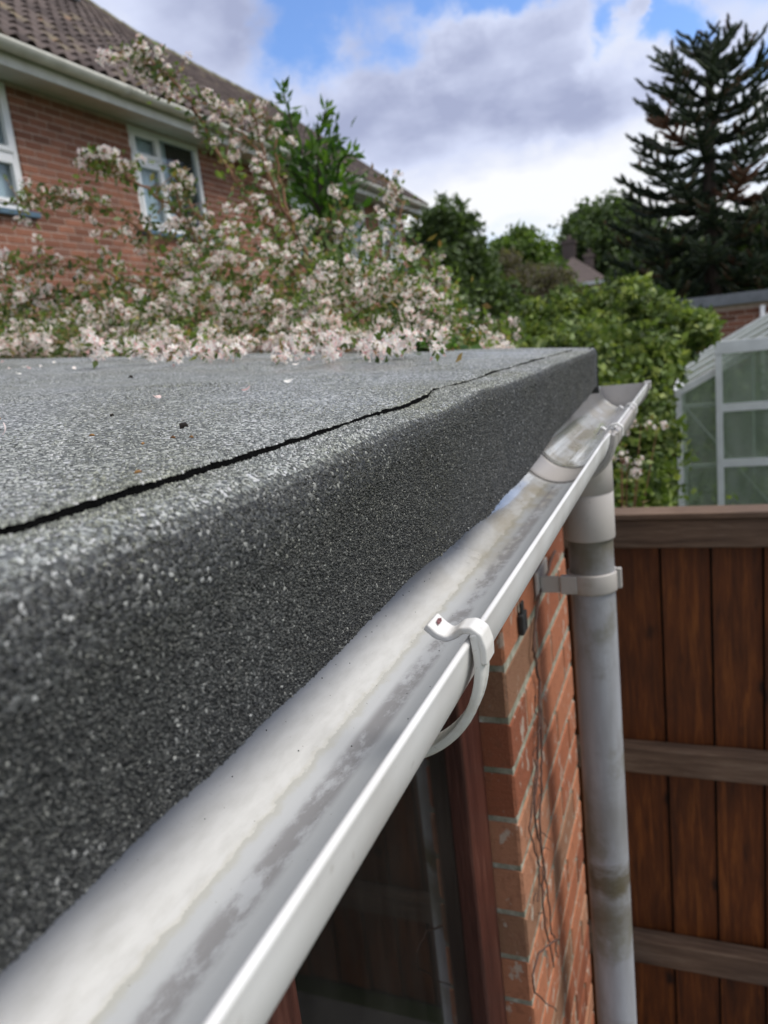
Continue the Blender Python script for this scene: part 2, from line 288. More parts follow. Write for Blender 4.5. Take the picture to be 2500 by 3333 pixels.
M = dict(
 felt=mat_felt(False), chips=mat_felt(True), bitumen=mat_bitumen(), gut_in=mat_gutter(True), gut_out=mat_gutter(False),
 clip=mat_plastic('white_bracket_plastic', (0.66,0.64,0.60), 0.4, (0.36,0.27,0.17), 0.35, 55),
 rust=mat_simple('maroon_paint_fleck', [(0.4,(0.10,0.03,0.03)), (0.6,(0.2,0.1,0.1))], 900),
 socket=mat_plastic('beige_grey_socket', (0.42,0.39,0.36), 0.42, (0.27,0.24,0.19), 0.5, 16),
 pipe=mat_pipe(), black_rubber=mat_simple('black_rubber', [(0.4,(0.012,0.012,0.012)), (0.6,(0.03,0.03,0.03))], 40, 0.6),
 brick=mat_brick('rustic_orange_brick', [(0,(0.24,0.08,0.042)), (0.3,(0.37,0.13,0.066)), (0.7,(0.45,0.18,0.095)), (0.9,(0.38,0.20,0.12)), (1,(0.23,0.12,0.07))]),
 mortar=mat_simple('shed_mortar', [(0.35,(0.16,0.16,0.11)), (0.6,(0.34,0.33,0.26)), (0.72,(0.6,0.58,0.5))], 60, 0.95, 0.003),
 hbrick=mat_brick('house_brick', [(0,(0.15,0.066,0.043)), (0.4,(0.22,0.094,0.060)), (0.8,(0.28,0.122,0.077)), (1,(0.18,0.088,0.064))], False),
 hmortar=mat_simple('house_mortar', [(0.35,(0.40,0.30,0.24)), (0.65,(0.52,0.41,0.34))], 8, 0.95),
 tile=mat_simple('weathered_pantile', [(0.15,(0.055,0.041,0.038)), (0.45,(0.09,0.069,0.063)), (0.72,(0.13,0.100,0.090)), (0.80,(0.20,0.165,0.11)), (0.86,(0.29,0.12,0.075))], 3, 0.85, 0.004, piece=0.55),
 moss=mat_simple('mossy_ridge_tile', [(0.3,(0.10,0.085,0.065)), (0.55,(0.17,0.16,0.10)), (0.75,(0.24,0.23,0.14))], 9, 0.9, 0.02),
 under=mat_simple('roof_underlay', [(0.3,(0.012,0.011,0.01)), (0.7,(0.025,0.022,0.02))], 5, 0.95),
 upvc=mat_simple('house_upvc', [(0.3,(0.68,0.68,0.67)), (0.7,(0.80,0.80,0.79))], 4, 0.3),
 gut_cream=mat_simple('cream_gutter', [(0.3,(0.44,0.43,0.37)), (0.7,(0.60,0.59,0.53))], 5, 0.35),
 soffit=mat_simple('soffit_board', [(0.3,(0.48,0.48,0.45)), (0.7,(0.58,0.57,0.54))], 5, 0.6),
 sill=mat_simple('slate_sill', [(0.3,(0.05,0.09,0.13)), (0.7,(0.10,0.16,0.21))], 8, 0.5),
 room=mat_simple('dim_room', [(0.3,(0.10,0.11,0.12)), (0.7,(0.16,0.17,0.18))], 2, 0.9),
 curtain=mat_simple('net_curtain', [(0.3,(0.70,0.72,0.73)), (0.7,(0.82,0.83,0.84))], 6, 0.9, stretch=(1,8,0.4)),
 wglass=mat_glass('window_glass', (0.82,0.88,0.90), 0.05),
 gglass=mat_glass('greenhouse_glass', (0.92,0.96,0.92), 0.28, (0.42,0.45,0.38)),
 sglass=mat_glass('dusty_shed_glass', (0.40,0.40,0.40), 0.06, (0.14,0.135,0.12)),
 alu=mat_simple('dull_aluminium', [(0.3,(0.62,0.63,0.61)), (0.7,(0.76,0.77,0.75))], 12, 0.45, metal=0.0),
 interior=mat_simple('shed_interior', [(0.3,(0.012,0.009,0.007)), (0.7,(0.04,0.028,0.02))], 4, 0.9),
 frame=mat_wood('mahogany_window_frame', (0.026,0.008,0.006), (0.062,0.020,0.014), (0.12,0.05,0.036), 'z', False, 0.45),
 fence=mat_wood('stained_fence_board', (0.032,0.0085,0.0018), (0.112,0.030,0.005), (0.235,0.075,0.0135), 'z', True, 0.6),
 rail=mat_wood('weathered_fence_rail', (0.065,0.038,0.025), (0.14,0.090,0.060), (0.24,0.175,0.125), 'x', False, 0.85),
 ground=mat_simple('lawn_ground', [(0.3,(0.03,0.05,0.015)), (0.5,(0.05,0.08,0.022)), (0.7,(0.08,0.10,0.035))], 3, 0.95, 0.02),
 path=mat_simple('concrete_path', [(0.3,(0.13,0.125,0.115)), (0.7,(0.25,0.24,0.225))], 6, 0.9, 0.003),
 bark=mat_simple('bark', [(0.3,(0.03,0.022,0.017)), (0.7,(0.085,0.065,0.05))], 20, 0.95, 0.02, (1,1,0.3)),
 stem=mat_simple('reddish_stem', [(0.3,(0.16,0.075,0.04)), (0.7,(0.30,0.16,0.09))], 40, 0.7),
 deadstem=mat_simple('dead_climber_stem', [(0.3,(0.05,0.028,0.022)), (0.7,(0.14,0.08,0.06))], 60, 0.85),
 leaf_f=mat_leaf('escallonia_leaf', [(0,(0.05,0.085,0.022)), (0.5,(0.10,0.15,0.04)), (0.82,(0.17,0.22,0.06)), (0.9,(0.22,0.19,0.07)), (1,(0.26,0.14,0.07))], clump=9),
 leaf_p=mat_leaf('privet_leaf', [(0,(0.03,0.075,0.012)), (0.5,(0.06,0.13,0.02)), (1,(0.12,0.21,0.035))]),
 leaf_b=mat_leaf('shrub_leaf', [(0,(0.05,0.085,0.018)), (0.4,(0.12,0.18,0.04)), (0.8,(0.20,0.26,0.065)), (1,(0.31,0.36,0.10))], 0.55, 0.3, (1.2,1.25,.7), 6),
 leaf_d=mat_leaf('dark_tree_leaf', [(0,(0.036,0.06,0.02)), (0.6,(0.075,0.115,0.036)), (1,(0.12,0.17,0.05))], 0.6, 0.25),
 leaf_l=mat_leaf('light_tree_leaf', [(0,(0.05,0.09,0.018)), (0.6,(0.10,0.16,0.03)), (1,(0.16,0.22,0.05))], 0.6, clump=1.5),
 leaf_r=mat_leaf('brown_tree_leaf', [(0,(0.07,0.055,0.045)), (0.6,(0.12,0.10,0.075)), (1,(0.15,0.15,0.085))], 0.7),
 monkey=mat_leaf('araucaria_scale_leaf', [(0,(0.012,0.022,0.012)), (0.6,(0.028,0.048,0.021)), (0.93,(0.06,0.085,0.032)), (1,(0.10,0.055,0.028))], 0.6, 0.1),
 monkey_d=mat_leaf('araucaria_dead_leaf', [(0,(0.10,0.045,0.025)), (1,(0.17,0.085,0.045))], 0.7, 0.1),
 petal=mat_leaf('blush_petal', [(0,(0.90,0.58,0.56)), (0.16,(0.93,0.76,0.71)), (0.40,(0.95,0.89,0.83)), (1,(0.97,0.94,0.88))], 0.55, 0.42, (1.03,1,.97)),
 bud=mat_leaf('pink_bud', [(0,(0.68,0.26,0.26)), (1,(0.80,0.52,0.46))], 0.6, 0.2, (1,1,1)),
 stamen=mat_simple('yellow_stamen', [(0.4,(0.50,0.42,0.12)), (0.6,(0.62,0.55,0.22))], 50),
 garage_edge=mat_simple('grey_garage_fascia', [(0.3,(0.13,0.14,0.15)), (0.7,(0.22,0.23,0.25))], 5, 0.5),
 debris=mat_simple('brown_debris', [(0.4,(0.12,0.055,0.02)), (0.6,(0.28,0.15,0.05))], 300),
 seed=mat_simple('black_seed', [(0.4,(0.01,0.008,0.007)), (0.6,(0.03,0.022,0.016))], 500),
)

# ------------------------------------------------------------------ mesh helpers
class MB:
    def __init__(s): s.v = []; s.f = []; s.mi = []; s.n = 0
    def add(s, vs, fs, mi=0):
        k = s.n; s.v.extend([tuple(map(float, q)) for q in vs]); s.n += len(vs)
        s.f.extend([tuple(k+i for i in q) for q in fs]); s.mi.extend([mi]*len(fs)); return s
    def box(s, a, b, mi=0, rot=None, org=None):
        x0,y0,z0 = a; x1,y1,z1 = b
        vs = [(x0,y0,z0),(x1,y0,z0),(x1,y1,z0),(x0,y1,z0),(x0,y0,z1),(x1,y0,z1),(x1,y1,z1),(x0,y1,z1)]
        if rot is not None: vs = [tuple(rot @ (Vector(q)-org) + org) for q in vs]
        return s.add(vs, [(3,2,1,0),(4,5,6,7),(0,1,5,4),(1,2,6,5),(2,3,7,6),(3,0,4,7)], mi)
    def bar(s, p, q, w, h, up=(0,0,1), mi=0):
        p = Vector(p); q = Vector(q); d = (q-p).normalized(); up = Vector(up)
        u = d.cross(up); u = u.normalized() if u.length > 1e-6 else Vector((1,0,0)); v = u.cross(d)
        vs = []
        for c in (p, q):
            for a, b in ((-1,-1),(1,-1),(1,1),(-1,1)): vs.append(c+u*(a*w/2)+v*(b*h/2))
        return s.add(vs, [(3,2,1,0),(4,5,6,7),(0,1,5,4),(1,2,6,5),(2,3,7,6),(3,0,4,7)], mi)
    def tube(s, pts, rad, k=6, mi=0, cap=True):
        pts = [Vector(p) for p in pts]; n = len(pts); rings = []
        d0 = (pts[1]-pts[0]).normalized(); a = d0.orthogonal().normalized()
        for i, p in enumerate(pts):
            d = (pts[min(i+1,n-1)]-pts[max(i-1,0)]).normalized(); a = (a-d*a.dot(d)).normalized(); b = d.cross(a)
            r = rad[i] if hasattr(rad, '__len__') else rad
            rings.append([p+(a*math.cos(2*PI*j/k)+b*math.sin(2*PI*j/k))*r for j in range(k)])
        vs = [q for r in rings for q in r]; fs = []
        for i in range(n-1):
            for j in range(k): fs.append((i*k+j, i*k+(j+1)%k, (i+1)*k+(j+1)%k, (i+1)*k+j))
        if cap: fs += [tuple(range(k-1,-1,-1)), tuple(range((n-1)*k, n*k))]
        return s.add(vs, fs, mi)
    def mesh(s, name, mats, smooth=False):
        me = bpy.data.meshes.new(name); me.from_pydata(s.v, [], s.f)
        for m in (mats if isinstance(mats, (list, tuple)) else [mats]): me.materials.append(m)
        if len(me.materials) > 1: me.polygons.foreach_set('material_index', s.mi)
        if smooth: me.polygons.foreach_set('use_smooth', [True]*len(me.polygons))
        me.update(); return me
    def build(s, name, mats, parent=None, smooth=False, **kw): return link(name, s.mesh(name, mats, smooth), parent, **kw)
def fastmesh(name, V, F, mats, mi=None):
    me = bpy.data.meshes.new(name); V = np.asarray(V, np.float32); F = np.asarray(F, np.int32); k = F.shape[1]
    me.vertices.add(len(V)); me.vertices.foreach_set('co', V.ravel()); me.loops.add(F.size); me.loops.foreach_set('vertex_index', F.ravel())
    me.polygons.add(len(F)); me.polygons.foreach_set('loop_start', np.arange(0, F.size, k, dtype=np.int32)); me.polygons.foreach_set('loop_total', np.full(len(F), k, np.int32))
    for m in (mats if isinstance(mats, (list, tuple)) else [mats]): me.materials.append(m)
    if mi is not None: me.polygons.foreach_set('material_index', np.asarray(mi, np.int32))
    me.update(calc_edges=True); me.validate(); return me
def link(name, data, parent=None, loc=None, label=None, cat=None, group=None, kind=None):
    o = bpy.data.objects.new(name, data); COL.objects.link(o)
    if parent is not None: o.parent = parent
    if loc is not None: o.location = loc
    if parent is not None and parent.parent is None and loc is None: o.location = -Vector(parent.location) if parent.type == 'EMPTY' else (0,0,0)
    return tag(o, label, cat, group, kind)
def tag(o, label=None, cat=None, group=None, kind=None):
    for k, v in (('label', label), ('category', cat), ('group', group), ('kind', kind)):
        if v: o[k] = v
    return o
def thing(name, loc, label, cat, group=None): return link(name, None, None, loc, label, cat, group)
def bevel(o, w, seg=2):
    m = o.modifiers.new('bevel', 'BEVEL'); m.width = w; m.segments = seg; m.limit_method = 'ANGLE'; m.angle_limit = math.radians(35)
def interp(t, tab):
    xs, ys = zip(*tab); return float(np.interp(t, xs, ys))
def sight(px, py, Y=None, roof=None):      # point at real distance Y along the street of gardens, for a spot measured on the photo (1659 x 2212)
    s = 768/1659; v = CM @ np.array([px*s-384, py*s-512, 770.])
    if Y is not None: return Vector(v*(Y/v[1]))
    k = (-0.042-0.084*0.19+0.0045)/(v[2]+0.084*v[0]); return Vector(v*k)
def vnoise(x, seed=0):                      # smooth 1D value noise
    i = math.floor(x); f = x-i; f = f*f*(3-2*f)
    h = lambda k: math.sin((k+seed*17.3)*127.1)*43758.5453 % 1.0
    return h(i)*(1-f)+h(i+1)*f

# ------------------------------------------------------------------ ground
g = MB(); g.add([(-400,-60,GZ),(400,-60,GZ),(400,900,GZ),(-400,900,GZ)], [(0,1,2,3)]); g.build('lawn', M['ground'], kind='structure')
g = MB(); g.add([(-0.2,-3,GZ+.004),(1.4,-3,GZ+.004),(1.4,2.05,GZ+.004),(-0.2,2.05,GZ+.004)], [(0,1,2,3)]); g.build('concrete_path', M['path'], kind='structure')

# ------------------------------------------------------------------ brick walls
def brick_cells(L, H, openings, gauge=0.075, bl=0.215, j=0.010, phase=0.0):
    out = []
    for r in range(int(H/gauge)):
        z = r*gauge; off = -(0.5*(bl+j) if r % 2 else 0)-phase; u = off
        while u < L:
            a, b = max(u, 0), min(u+bl, L); u += bl+j
            segs = [(a, b)]
            for (ou0, oz0, ou1, oz1) in openings:
                if z+0.065 > oz0+0.02 and z < oz1-0.02:
                    ns = []
                    for s0, s1 in segs:
                        if s1 <= ou0 or s0 >= ou1: ns.append((s0, s1)); continue
                        if s0 < ou0: ns.append((s0, ou0))
                        if s1 > ou1: ns.append((ou1, s1))
                    segs = ns
            for s0, s1 in segs:
                if s1-s0 > 0.02: out.append((s0, z, s1-s0))
    return out
def unit_brick(mat, bev=0.004, depth=0.1):
    b = MB(); e = bev
    # front face (x = 0) chamfered, body reaching back to x = -depth; length 1 unit is scaled along y
    vs = []
    for (x, d) in ((0, e), (-e, 0)):
        vs += [(x, d, d), (x, 1-d if d == 0 else 1-d*4, d), (x, 1-d if d == 0 else 1-d*4, 0.065-d), (x, d, 0.065-d)]
    vs[0] = (0, e*4, e); vs[3] = (0, e*4, 0.065-e)
    vs += [(-depth, 0, 0), (-depth, 1, 0), (-depth, 1, 0.065), (-depth, 0, 0.065)]
    fs = [(0,1,2,3)]
    for k in (0, 4):
        for i in range(4): fs.append((k+i, k+4+i, k+4+(i+1)%4, k+(i+1)%4))
    b.add(vs, fs); return b
def brick_wall(parent, x_face, y0, z0, L, H, openings, mat, mortar, nparts, depth=0.1, seed=0, score=None, mort=0.006):
    rr = random.Random(seed); cells = brick_cells(L, H, openings)
    score = score or (lambda u, z: (y0+u)**2+(z0+z)**2)
    cells.sort(key=lambda c: score(c[0]+c[2]/2, c[1]))
    ub = unit_brick(mat, depth=depth); me = ub.mesh('brick', mat)
    for (u, z, l) in cells[:nparts]:
        o = link('brick', me, parent, loc=Vector((x_face+rr.uniform(-.0008,.0008), y0+u, z0+z))-Vector(parent.location)); o.scale = (1, l, 1)
    V = np.array(ub.v); rest = cells[nparts:]
    if rest:
        st = MB()
        for (u, z, l) in rest: st.add(V*np.array([1, l, 1])+np.array([x_face+rr.uniform(-.002,.002), y0+u, z0+z]), ub.f)
        st.build('distant_bricks', mat, parent, kind='stuff')
    # mortar body, cut round the openings, set 6 mm behind the brick faces
    mb = MB(); xs = sorted({0, L, *[o[0] for o in openings], *[o[2] for o in openings]}); zs = sorted({0, H, *[o[1] for o in openings], *[o[3] for o in openings]})
    for a, b in zip(xs[:-1], xs[1:]):
        for c, d in zip(zs[:-1], zs[1:]):
            cu, cz = (a+b)/2, (c+d)/2
            if not any(o[0] < cu < o[2] and o[1] < cz < o[3] for o in openings):
                mb.box((x_face-depth-0.004, y0+a+.002, z0+c), (x_face-mort, y0+b-.002 if b == L else y0+b, z0+d))
    mb.build('mortar_bed', mortar, parent)
    return cells

# ------------------------------------------------------------------ the outbuilding with the felt roof
ROOF_Y0, ROOF_Y1 = -0.75, 1.43
shed = thing('brick_outbuilding', (-1.2, 0.4, GZ), 'low brick outbuilding under a grey mineral felt flat roof', 'outbuilding')
SX = -0.235
Hs = -0.085-GZ-0.02
brick_wall(shed, SX, 0.92, GZ, 0.53, Hs, [], M['brick'], M['mortar'], 300, seed=3, mort=0.0022)
brick_wall(shed, SX, -0.7, GZ, 1.62, 0.60, [], M['brick'], M['mortar'], 300, seed=4)      # below the window
def slab(x, name):
    pass
mb = MB(); mb.box((-2.6, 1.35, GZ), (SX-.11, 1.44, -0.15)); mb.box((-2.6, -0.7, GZ), (-2.5, 1.35, -0.15)); mb.box((-2.5, -0.7, GZ), (SX-.11, -0.6, -0.15))
mb.build('rear_wall', M['hmortar'], shed)
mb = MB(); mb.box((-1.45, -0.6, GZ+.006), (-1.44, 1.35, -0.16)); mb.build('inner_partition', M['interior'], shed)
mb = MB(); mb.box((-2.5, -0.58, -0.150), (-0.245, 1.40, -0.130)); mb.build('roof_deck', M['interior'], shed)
# window: outer frame, mullion, glass
wf = MB(); zb, zt = GZ+0.60, -0.17
wf.box((-0.325, 0.832, zb), (-0.275, 0.918, zt))
wf.box((-0.325, -0.68, zb), (-0.278, -0.60, zt)); wf.box((-0.325, -0.60, zt-.07), (-0.279, 0.832, zt)); wf.box((-0.325, -0.60, zb), (-0.279, 0.832, zb+.08))
o = wf.build('window_frame', M['frame'], shed); bevel(o, 0.004)
wf = MB(); wf.box((-0.322, 0.352, zb+.08), (-0.276, 0.395, zt-.07)); wf.box((-0.322, 0.397, zb+.08), (-0.283, 0.412, zt-.07)); wf.box((-0.322, 0.333, zb+.08), (-0.283, 0.350, zt-.07))
o = wf.build('mullion', M['frame'], shed); bevel(o, 0.003)
for a, b in ((-0.6, 0.333), (0.412, 0.832)):
    p = MB(); p.box((-0.303, a, zb+.08), (-0.299, b, zt-.07)); p.build('window_pane', M['sglass'], shed)

# felt geometry --------------------------------------------------------
LAP = [(-1,.187), (0,.187), (.3,.187), (.38,.183), (.5,.184), (.56,.187), (.60,.195), (.86,.197), (1.2,.189), (1.43,.182)]
BOT = [(-1,-.135), (.25,-.1355), (.4,-.1345), (.5,-.139), (.62,-.1465), (.72,-.1450), (.8,-.140), (.95,-.127), (1.22,-.122), (1.43,-.110)]
def topz(x): return -0.042+0.084*(abs(x)-0.19)
def wave(y, seed, s): return (vnoise(y*s, seed)-0.5)*2
def edge_profile(y, n=26):
    """cross-section of the edge strip at y: from under the lap, round the corner, down the face. Returns (x, z) list"""
    fx = -0.155+0.0022*wave(y, 1, 5)+0.0016*wave(y, 2, 13)
    if 0.5 < y < 0.85: fx += -0.004*math.sin((y-0.5)/0.35*PI)**2
    r = interp(y, [(.1,.024),(.3,.018),(.5,.011),(1.4,.009)])+0.002*wave(y, 4, 4); rz_ = interp(y, [(.1,.036),(.3,.026),(.5,.014),(1.4,.010)]); zt_off = 0.0012*wave(y, 3, 7)-0.0016*math.exp(-((y-.5)/.05)**2)+0.002*math.exp(-((y-.62)/.05)**2)
    zb = interp(y, BOT)+0.0012*wave(y, 5, 30)
    pts = []
    xa = -0.30
    for i in range(7):
        x = xa+(fx-r-xa)*i/6; pts.append((x, topz(x)+zt_off*min(1, i/3)))
    zc = pts[-1][1]-rz_
    for i in range(1, 9):
        a = PI/2*(1-i/8); pts.append((fx-r+r*math.cos(a), zc+rz_*math.sin(a)))
    z1 = pts[-1][1]
    for i in range(1, 11):
        f = i/10; pts.append((fx+0.0015*math.sin(f*PI)*wave(y, 6, 9)-0.002*f, z1+(zb-z1)*f))
    return pts
ys = [ROOF_Y0+(ROOF_Y1-ROOF_Y0)*i/260 for i in range(261)]
mb = MB(); P = [edge_profile(y) for y in ys]; k = len(P[0])
endd = lambda y: -0.5*max(0, y-(ROOF_Y1-0.012))**2/0.012      # soft roll at the far end
vs = []; fs = []
for y, p in zip(ys, P): vs += [(x, y, z+endd(y)) for x, z in p]
for i in range(len(ys)-1):
    for j in range(k-1): fs.append((i*k+j+1, i*k+j, (i+1)*k+j, (i+1)*k+j+1))
mb.add(vs, fs)
# bottom cut edge and inner face (3 mm sheet)
q = len(vs); vs2 = []; fs2 = []
for i, (y, p) in enumerate(zip(ys, P)):
    x, z = p[-1]; jg = 0.0009*(random.random()-.5); vs2 += [(x, y, z), (x-0.0035, y, z-0.0006+jg), (x-0.0035, y, z+0.07)]
for i in range(len(ys)-1):
    for j in range(2): fs2.append((i*3+j+1, i*3+j, (i+1)*3+j, (i+1)*3+j+1))
mb.add(vs2, fs2, 1)
# far end return
x0 = [(x, ROOF_Y1, z) for x, z in P[-1]]; n0 = len(x0); lo = [(x, ROOF_Y1+0.002, -0.125 if i < 14 else z-.001) for i, (x, _, z) in enumerate(x0)]
mb.add(x0+lo, [(i, i+1, n0+i+1, n0+i) for i in range(n0-1)])
felt = mb.build('edge_felt', [M['felt'], M['bitumen']], shed, smooth=True)
# top sheet: 4 mm thick, ragged black cut edge along the lap
def lapx(y): return -(interp(y, LAP)+0.0011*wave(y, 8, 22)+0.0009*wave(y, 9, 120)+0.0005*wave(y, 10, 260))
ys3 = [ROOF_Y0+(ROOF_Y1-ROOF_Y0)*i/700 for i in range(701)]
xs3 = [0, .006, .02, .05, .1, .18, .3, .45, .65, .9, 1.2, 1.6, 2.0, 2.25]
def th(y): return 0.0028+0.0008*wave(y, 12, 16)+0.0005*wave(y, 13, 110)+(0.0018*math.exp(-((y-.57)/.05)**2))-0.0012*min(1, max(0, (y-.62)/.1))
def sheetz(x, y):
    b = -lapx(y); d = abs(x)-b
    return topz(x)+th(y)+0.0022*wave(y*1.0+abs(x)*1.7, 14, 3)*min(1, d/.15)+0.0012*wave(abs(x)-y, 15, 6)*min(1, d/.1)
mb = MB(); vs = []; fs = []
for y in ys3:
    l = lapx(y)
    for d in xs3: vs.append((l-d, y, sheetz(l-d, y)+endd(y)))
k = len(xs3)
for i in range(len(ys3)-1):
    for j in range(k-1): fs.append((i*k+j, i*k+j+1, (i+1)*k+j+1, (i+1)*k+j))
mb.add(vs, fs)
vs = []; fs = []
for i, y in enumerate(ys3):
    l = lapx(y); zt_ = sheetz(l, y); vs += [(l, y, zt_+endd(y)), (l+0.0008*random.random(), y, zt_-th(y)*0.5), (l-0.0005+0.0016*random.random(), y, topz(l)-0.0012)]
for i in range(len(ys3)-1):
    for j in range(2): fs.append((i*3+j, i*3+j+1, (i+1)*3+j+1, (i+1)*3+j))
mb.add([(a, b, c) for a, b, c in vs], [f[::-1] for f in fs], 1)
e0 = [(lapx(ROOF_Y1)-d, ROOF_Y1, sheetz(lapx(ROOF_Y1)-d, ROOF_Y1)+endd(ROOF_Y1)) for d in xs3]
mb.add(e0+[(x, y+.002, z-.09) for x, y, z in e0], [(i+1, i, k+i, k+i+1) for i in range(k-1)])
mb.build('roof_felt', [M['felt'], M['bitumen']], shed, smooth=True)
# mineral chips bedded in the felt (joined: far too many to count)
def chips(name, sampler, n, smin, smax, proud=0.35, tilt=.25):
    pos = np.empty((n,3)); T = np.empty((n,3)); B = np.empty((n,3)); Nn = np.empty((n,3))
    sampler(n, pos, T, B, Nn)
    s = rng.uniform(smin, smax, n)*np.where(rng.random(n) < .06, 1.5, 1)
    ang = rng.uniform(0, 2*PI, n); asp = rng.uniform(0.55, 1.0, n)
    u = T*np.cos(ang)[:,None]+B*np.sin(ang)[:,None]; v = np.cross(Nn, u)
    tl = rng.normal(0, tilt, (n,2)); top = Nn
    V = np.empty((n,6,3)); a0 = rng.uniform(0, 2*PI, n)
    for i in range(3):
        th_ = a0+i*2*PI/3+rng.uniform(-.45,.45,n); ra = rng.uniform(.62,1.1,n)*.62; ca = np.cos(th_)*ra; sa = np.sin(th_)*ra*asp
        off = u*(ca*s)[:,None]+v*(sa*s)[:,None]
        V[:,i] = pos+off-Nn*(s*.25)[:,None]
        hgt = s*(proud+tl[:,0]*ca*1.2+tl[:,1]*sa*1.2)
        V[:,3+i] = pos+off*0.8+Nn*np.clip(hgt, .02*s, s)[:,None]
    F = np.array([(0,1,4),(0,4,3),(1,2,5),(1,5,4),(2,0,3),(2,3,5),(3,4,5)])
    FF = (F[None]+6*np.arange(n)[:,None,None]).reshape(-1,3)
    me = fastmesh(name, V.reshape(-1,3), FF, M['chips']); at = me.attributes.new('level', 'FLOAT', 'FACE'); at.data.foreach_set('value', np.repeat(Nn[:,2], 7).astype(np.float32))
    link(name, me, shed, kind='stuff')
# sample table of edge strip
SP = np.array([[(x, y, z+endd(y)) for x, z in p] for y, p in zip(ys, P)])   # ny, k, 3
def samp_edge(n, pos, T, B, Nn):
    yy = 0.02+1.38*rng.random(n)**1.6; fi = (yy-ROOF_Y0)/(ROOF_Y1-ROOF_Y0)*260
    seg = np.linalg.norm(np.diff(SP[150], axis=0), axis=1); seg[:4] = 0; cw = np.cumsum(seg)/seg.sum()
    j = np.searchsorted(cw, rng.random(n)); j = np.minimum(j, SP.shape[1]-2); i = fi.astype(int); fy = fi-i; fj = rng.random(n)
    a = SP[i,j]*(1-fy)[:,None]+SP[i+1,j]*fy[:,None]; b = SP[i,j+1]*(1-fy)[:,None]+SP[i+1,j+1]*fy[:,None]
    pos[:] = a*(1-fj)[:,None]+b*fj[:,None]; d = b-a; d /= np.linalg.norm(d,axis=1)[:,None]; e = SP[i+1,j]-SP[i,j]; e /= np.linalg.norm(e,axis=1)[:,None]
    nn = np.cross(e, d); nn /= np.linalg.norm(nn,axis=1)[:,None]; nn *= np.sign(nn[:,0:1]+nn[:,2:3]); T[:] = e; B[:] = d; Nn[:] = nn
def samp_top(n, pos, T, B, Nn):
    yy = 0.04+1.36*rng.random(n)**1.5; d = 0.0006+1.3*rng.random(n)**2.4; d[:5000] = rng.uniform(-.0007, .0008, 5000)
    for i in range(n):
        x = lapx(yy[i])-d[i]; pos[i] = (x, yy[i], sheetz(x, yy[i]))
    Nn[:] = (0.0837, 0, .9965); T[:] = (0,1,0); B[:] = (1,0,-.084)
chips('edge_chips', samp_edge, 135000, 0.0008, 0.0016, .3, .14)
chips('roof_chips', samp_top, 90000, 0.0008, 0.0016, 0.22, .10)

# ------------------------------------------------------------------ things lying on the felt
def petal_mesh(name, mat, L, W, curl):
    b = MB(); n = 5; vs = []
    for i in range(n+1):
        f = i/n; ww = W*math.sin(PI*(0.12+0.85*f))**0.8/2; z = curl*(f-.5)**2*4
        vs += [(L*(f-.5), -ww, z+curl*.5), (L*(f-.5), 0, z), (L*(f-.5), ww, z+curl*.5)]
    fs = []
    for i in range(n):
        for j in range(2): fs.append((i*3+j, (i+1)*3+j, (i+1)*3+j+1, i*3+j+1))
    return b.add(vs, fs).mesh(name, mat, True)
pm = petal_mesh('fallen_petal', M['petal'], 0.0065, 0.004, 0.0012)
spots = [(20,800), (55,796), (62,799), (90,795), (118,787), (160,800), (340,866), (535,848), (625,830), (17,944), (775,774), (5,785), (40,812), (640,792), (700,778)]
place = ['white petal second from the left edge, on the far felt', 'left petal of a touching pair on the far felt', 'right petal of a touching pair on the far felt', 'white petal just right of the touching pair',
 'white petal tucked against the blossom, above the touching pair', 'white petal between the touching pair and the blossom fringe', 'curled white petal alone on mid roof', 'white petal right of the mid roof petal', 'small white petal on roof toward the blossoms',
 'large white petal standing up on the felt nearest the camera', 'white petal beside the right end of the blossom fringe', 'white petal at the very left edge of the far felt', 'white petal nearest the viewer among those left of the blossom', 'white petal just in front of the blossom fringe', 'white petal between fringe and roof end sprig']
for i, (px, py) in enumerate(spots):
    p = sight(px, py); lab = place[i]
    o = link('fallen_petal', pm, None, p+Vector((0,0,.0022)), lab, 'petal', 'fallen petals on the felt roof')
    d = p.length; s = 1.0 if d < 0.6 else 1.35
    o.scale = (s,s,s); o.rotation_euler = (random.uniform(-.6,.6), random.uniform(-.5,.5), random.uniform(0,6.28))
    if i == 9: o.rotation_euler = (0.4, -1.25, 0.3); o.location.z += .002
cm = MB(); cm.tube([(-.0025,0,0),(-.001,.0004,.0006),(.001,-.0003,.0007),(.0026,.0004,0)], [.0004,.0011,.001,.0003], 6); cmm = cm.mesh('bark_crumb', M['debris'], True)
sm = MB(); sm.tube([(-.003,0,0),(-.0015,.0006,.0016),(.0005,-.0003,.0022),(.0028,.0004,.0004)], [.0002,.0019,.0015,.0002], 7); smm = sm.mesh('black_seed', M['seed'], True)
for (px, py, k, lab) in [(200,948,0,'orange brown crumb on the felt, right of the near petal'), (0,911,0,'brown crumb at the left edge of the roof'), (310,967,0,'small brown crumb on the felt near the lap'), (375,953,0,'small tan crumb beside the black seed'),
        (415,952,0,'orange crumb just past the black seed'), (283,820,1,'dark clod on the far felt below the blossoms'), (400,931,1,'black seed husk in the middle of the roof'), (244,905,1,'tiny black seed left of the big husk'),
        (300,1030,0,'rust coloured crumb near the lap line')]:
    p = sight(px, py); o = link('seed_husk' if k else 'bark_crumb', smm if k else cmm, None, p+Vector((0,0,.0016)), lab, 'seed' if k else 'crumb', 'bits of debris on the felt roof')
    s = (0.5 if px == 244 else .9) if k else 0.6; o.scale = (s,s,s); o.rotation_euler = (0,0,random.uniform(0,6))

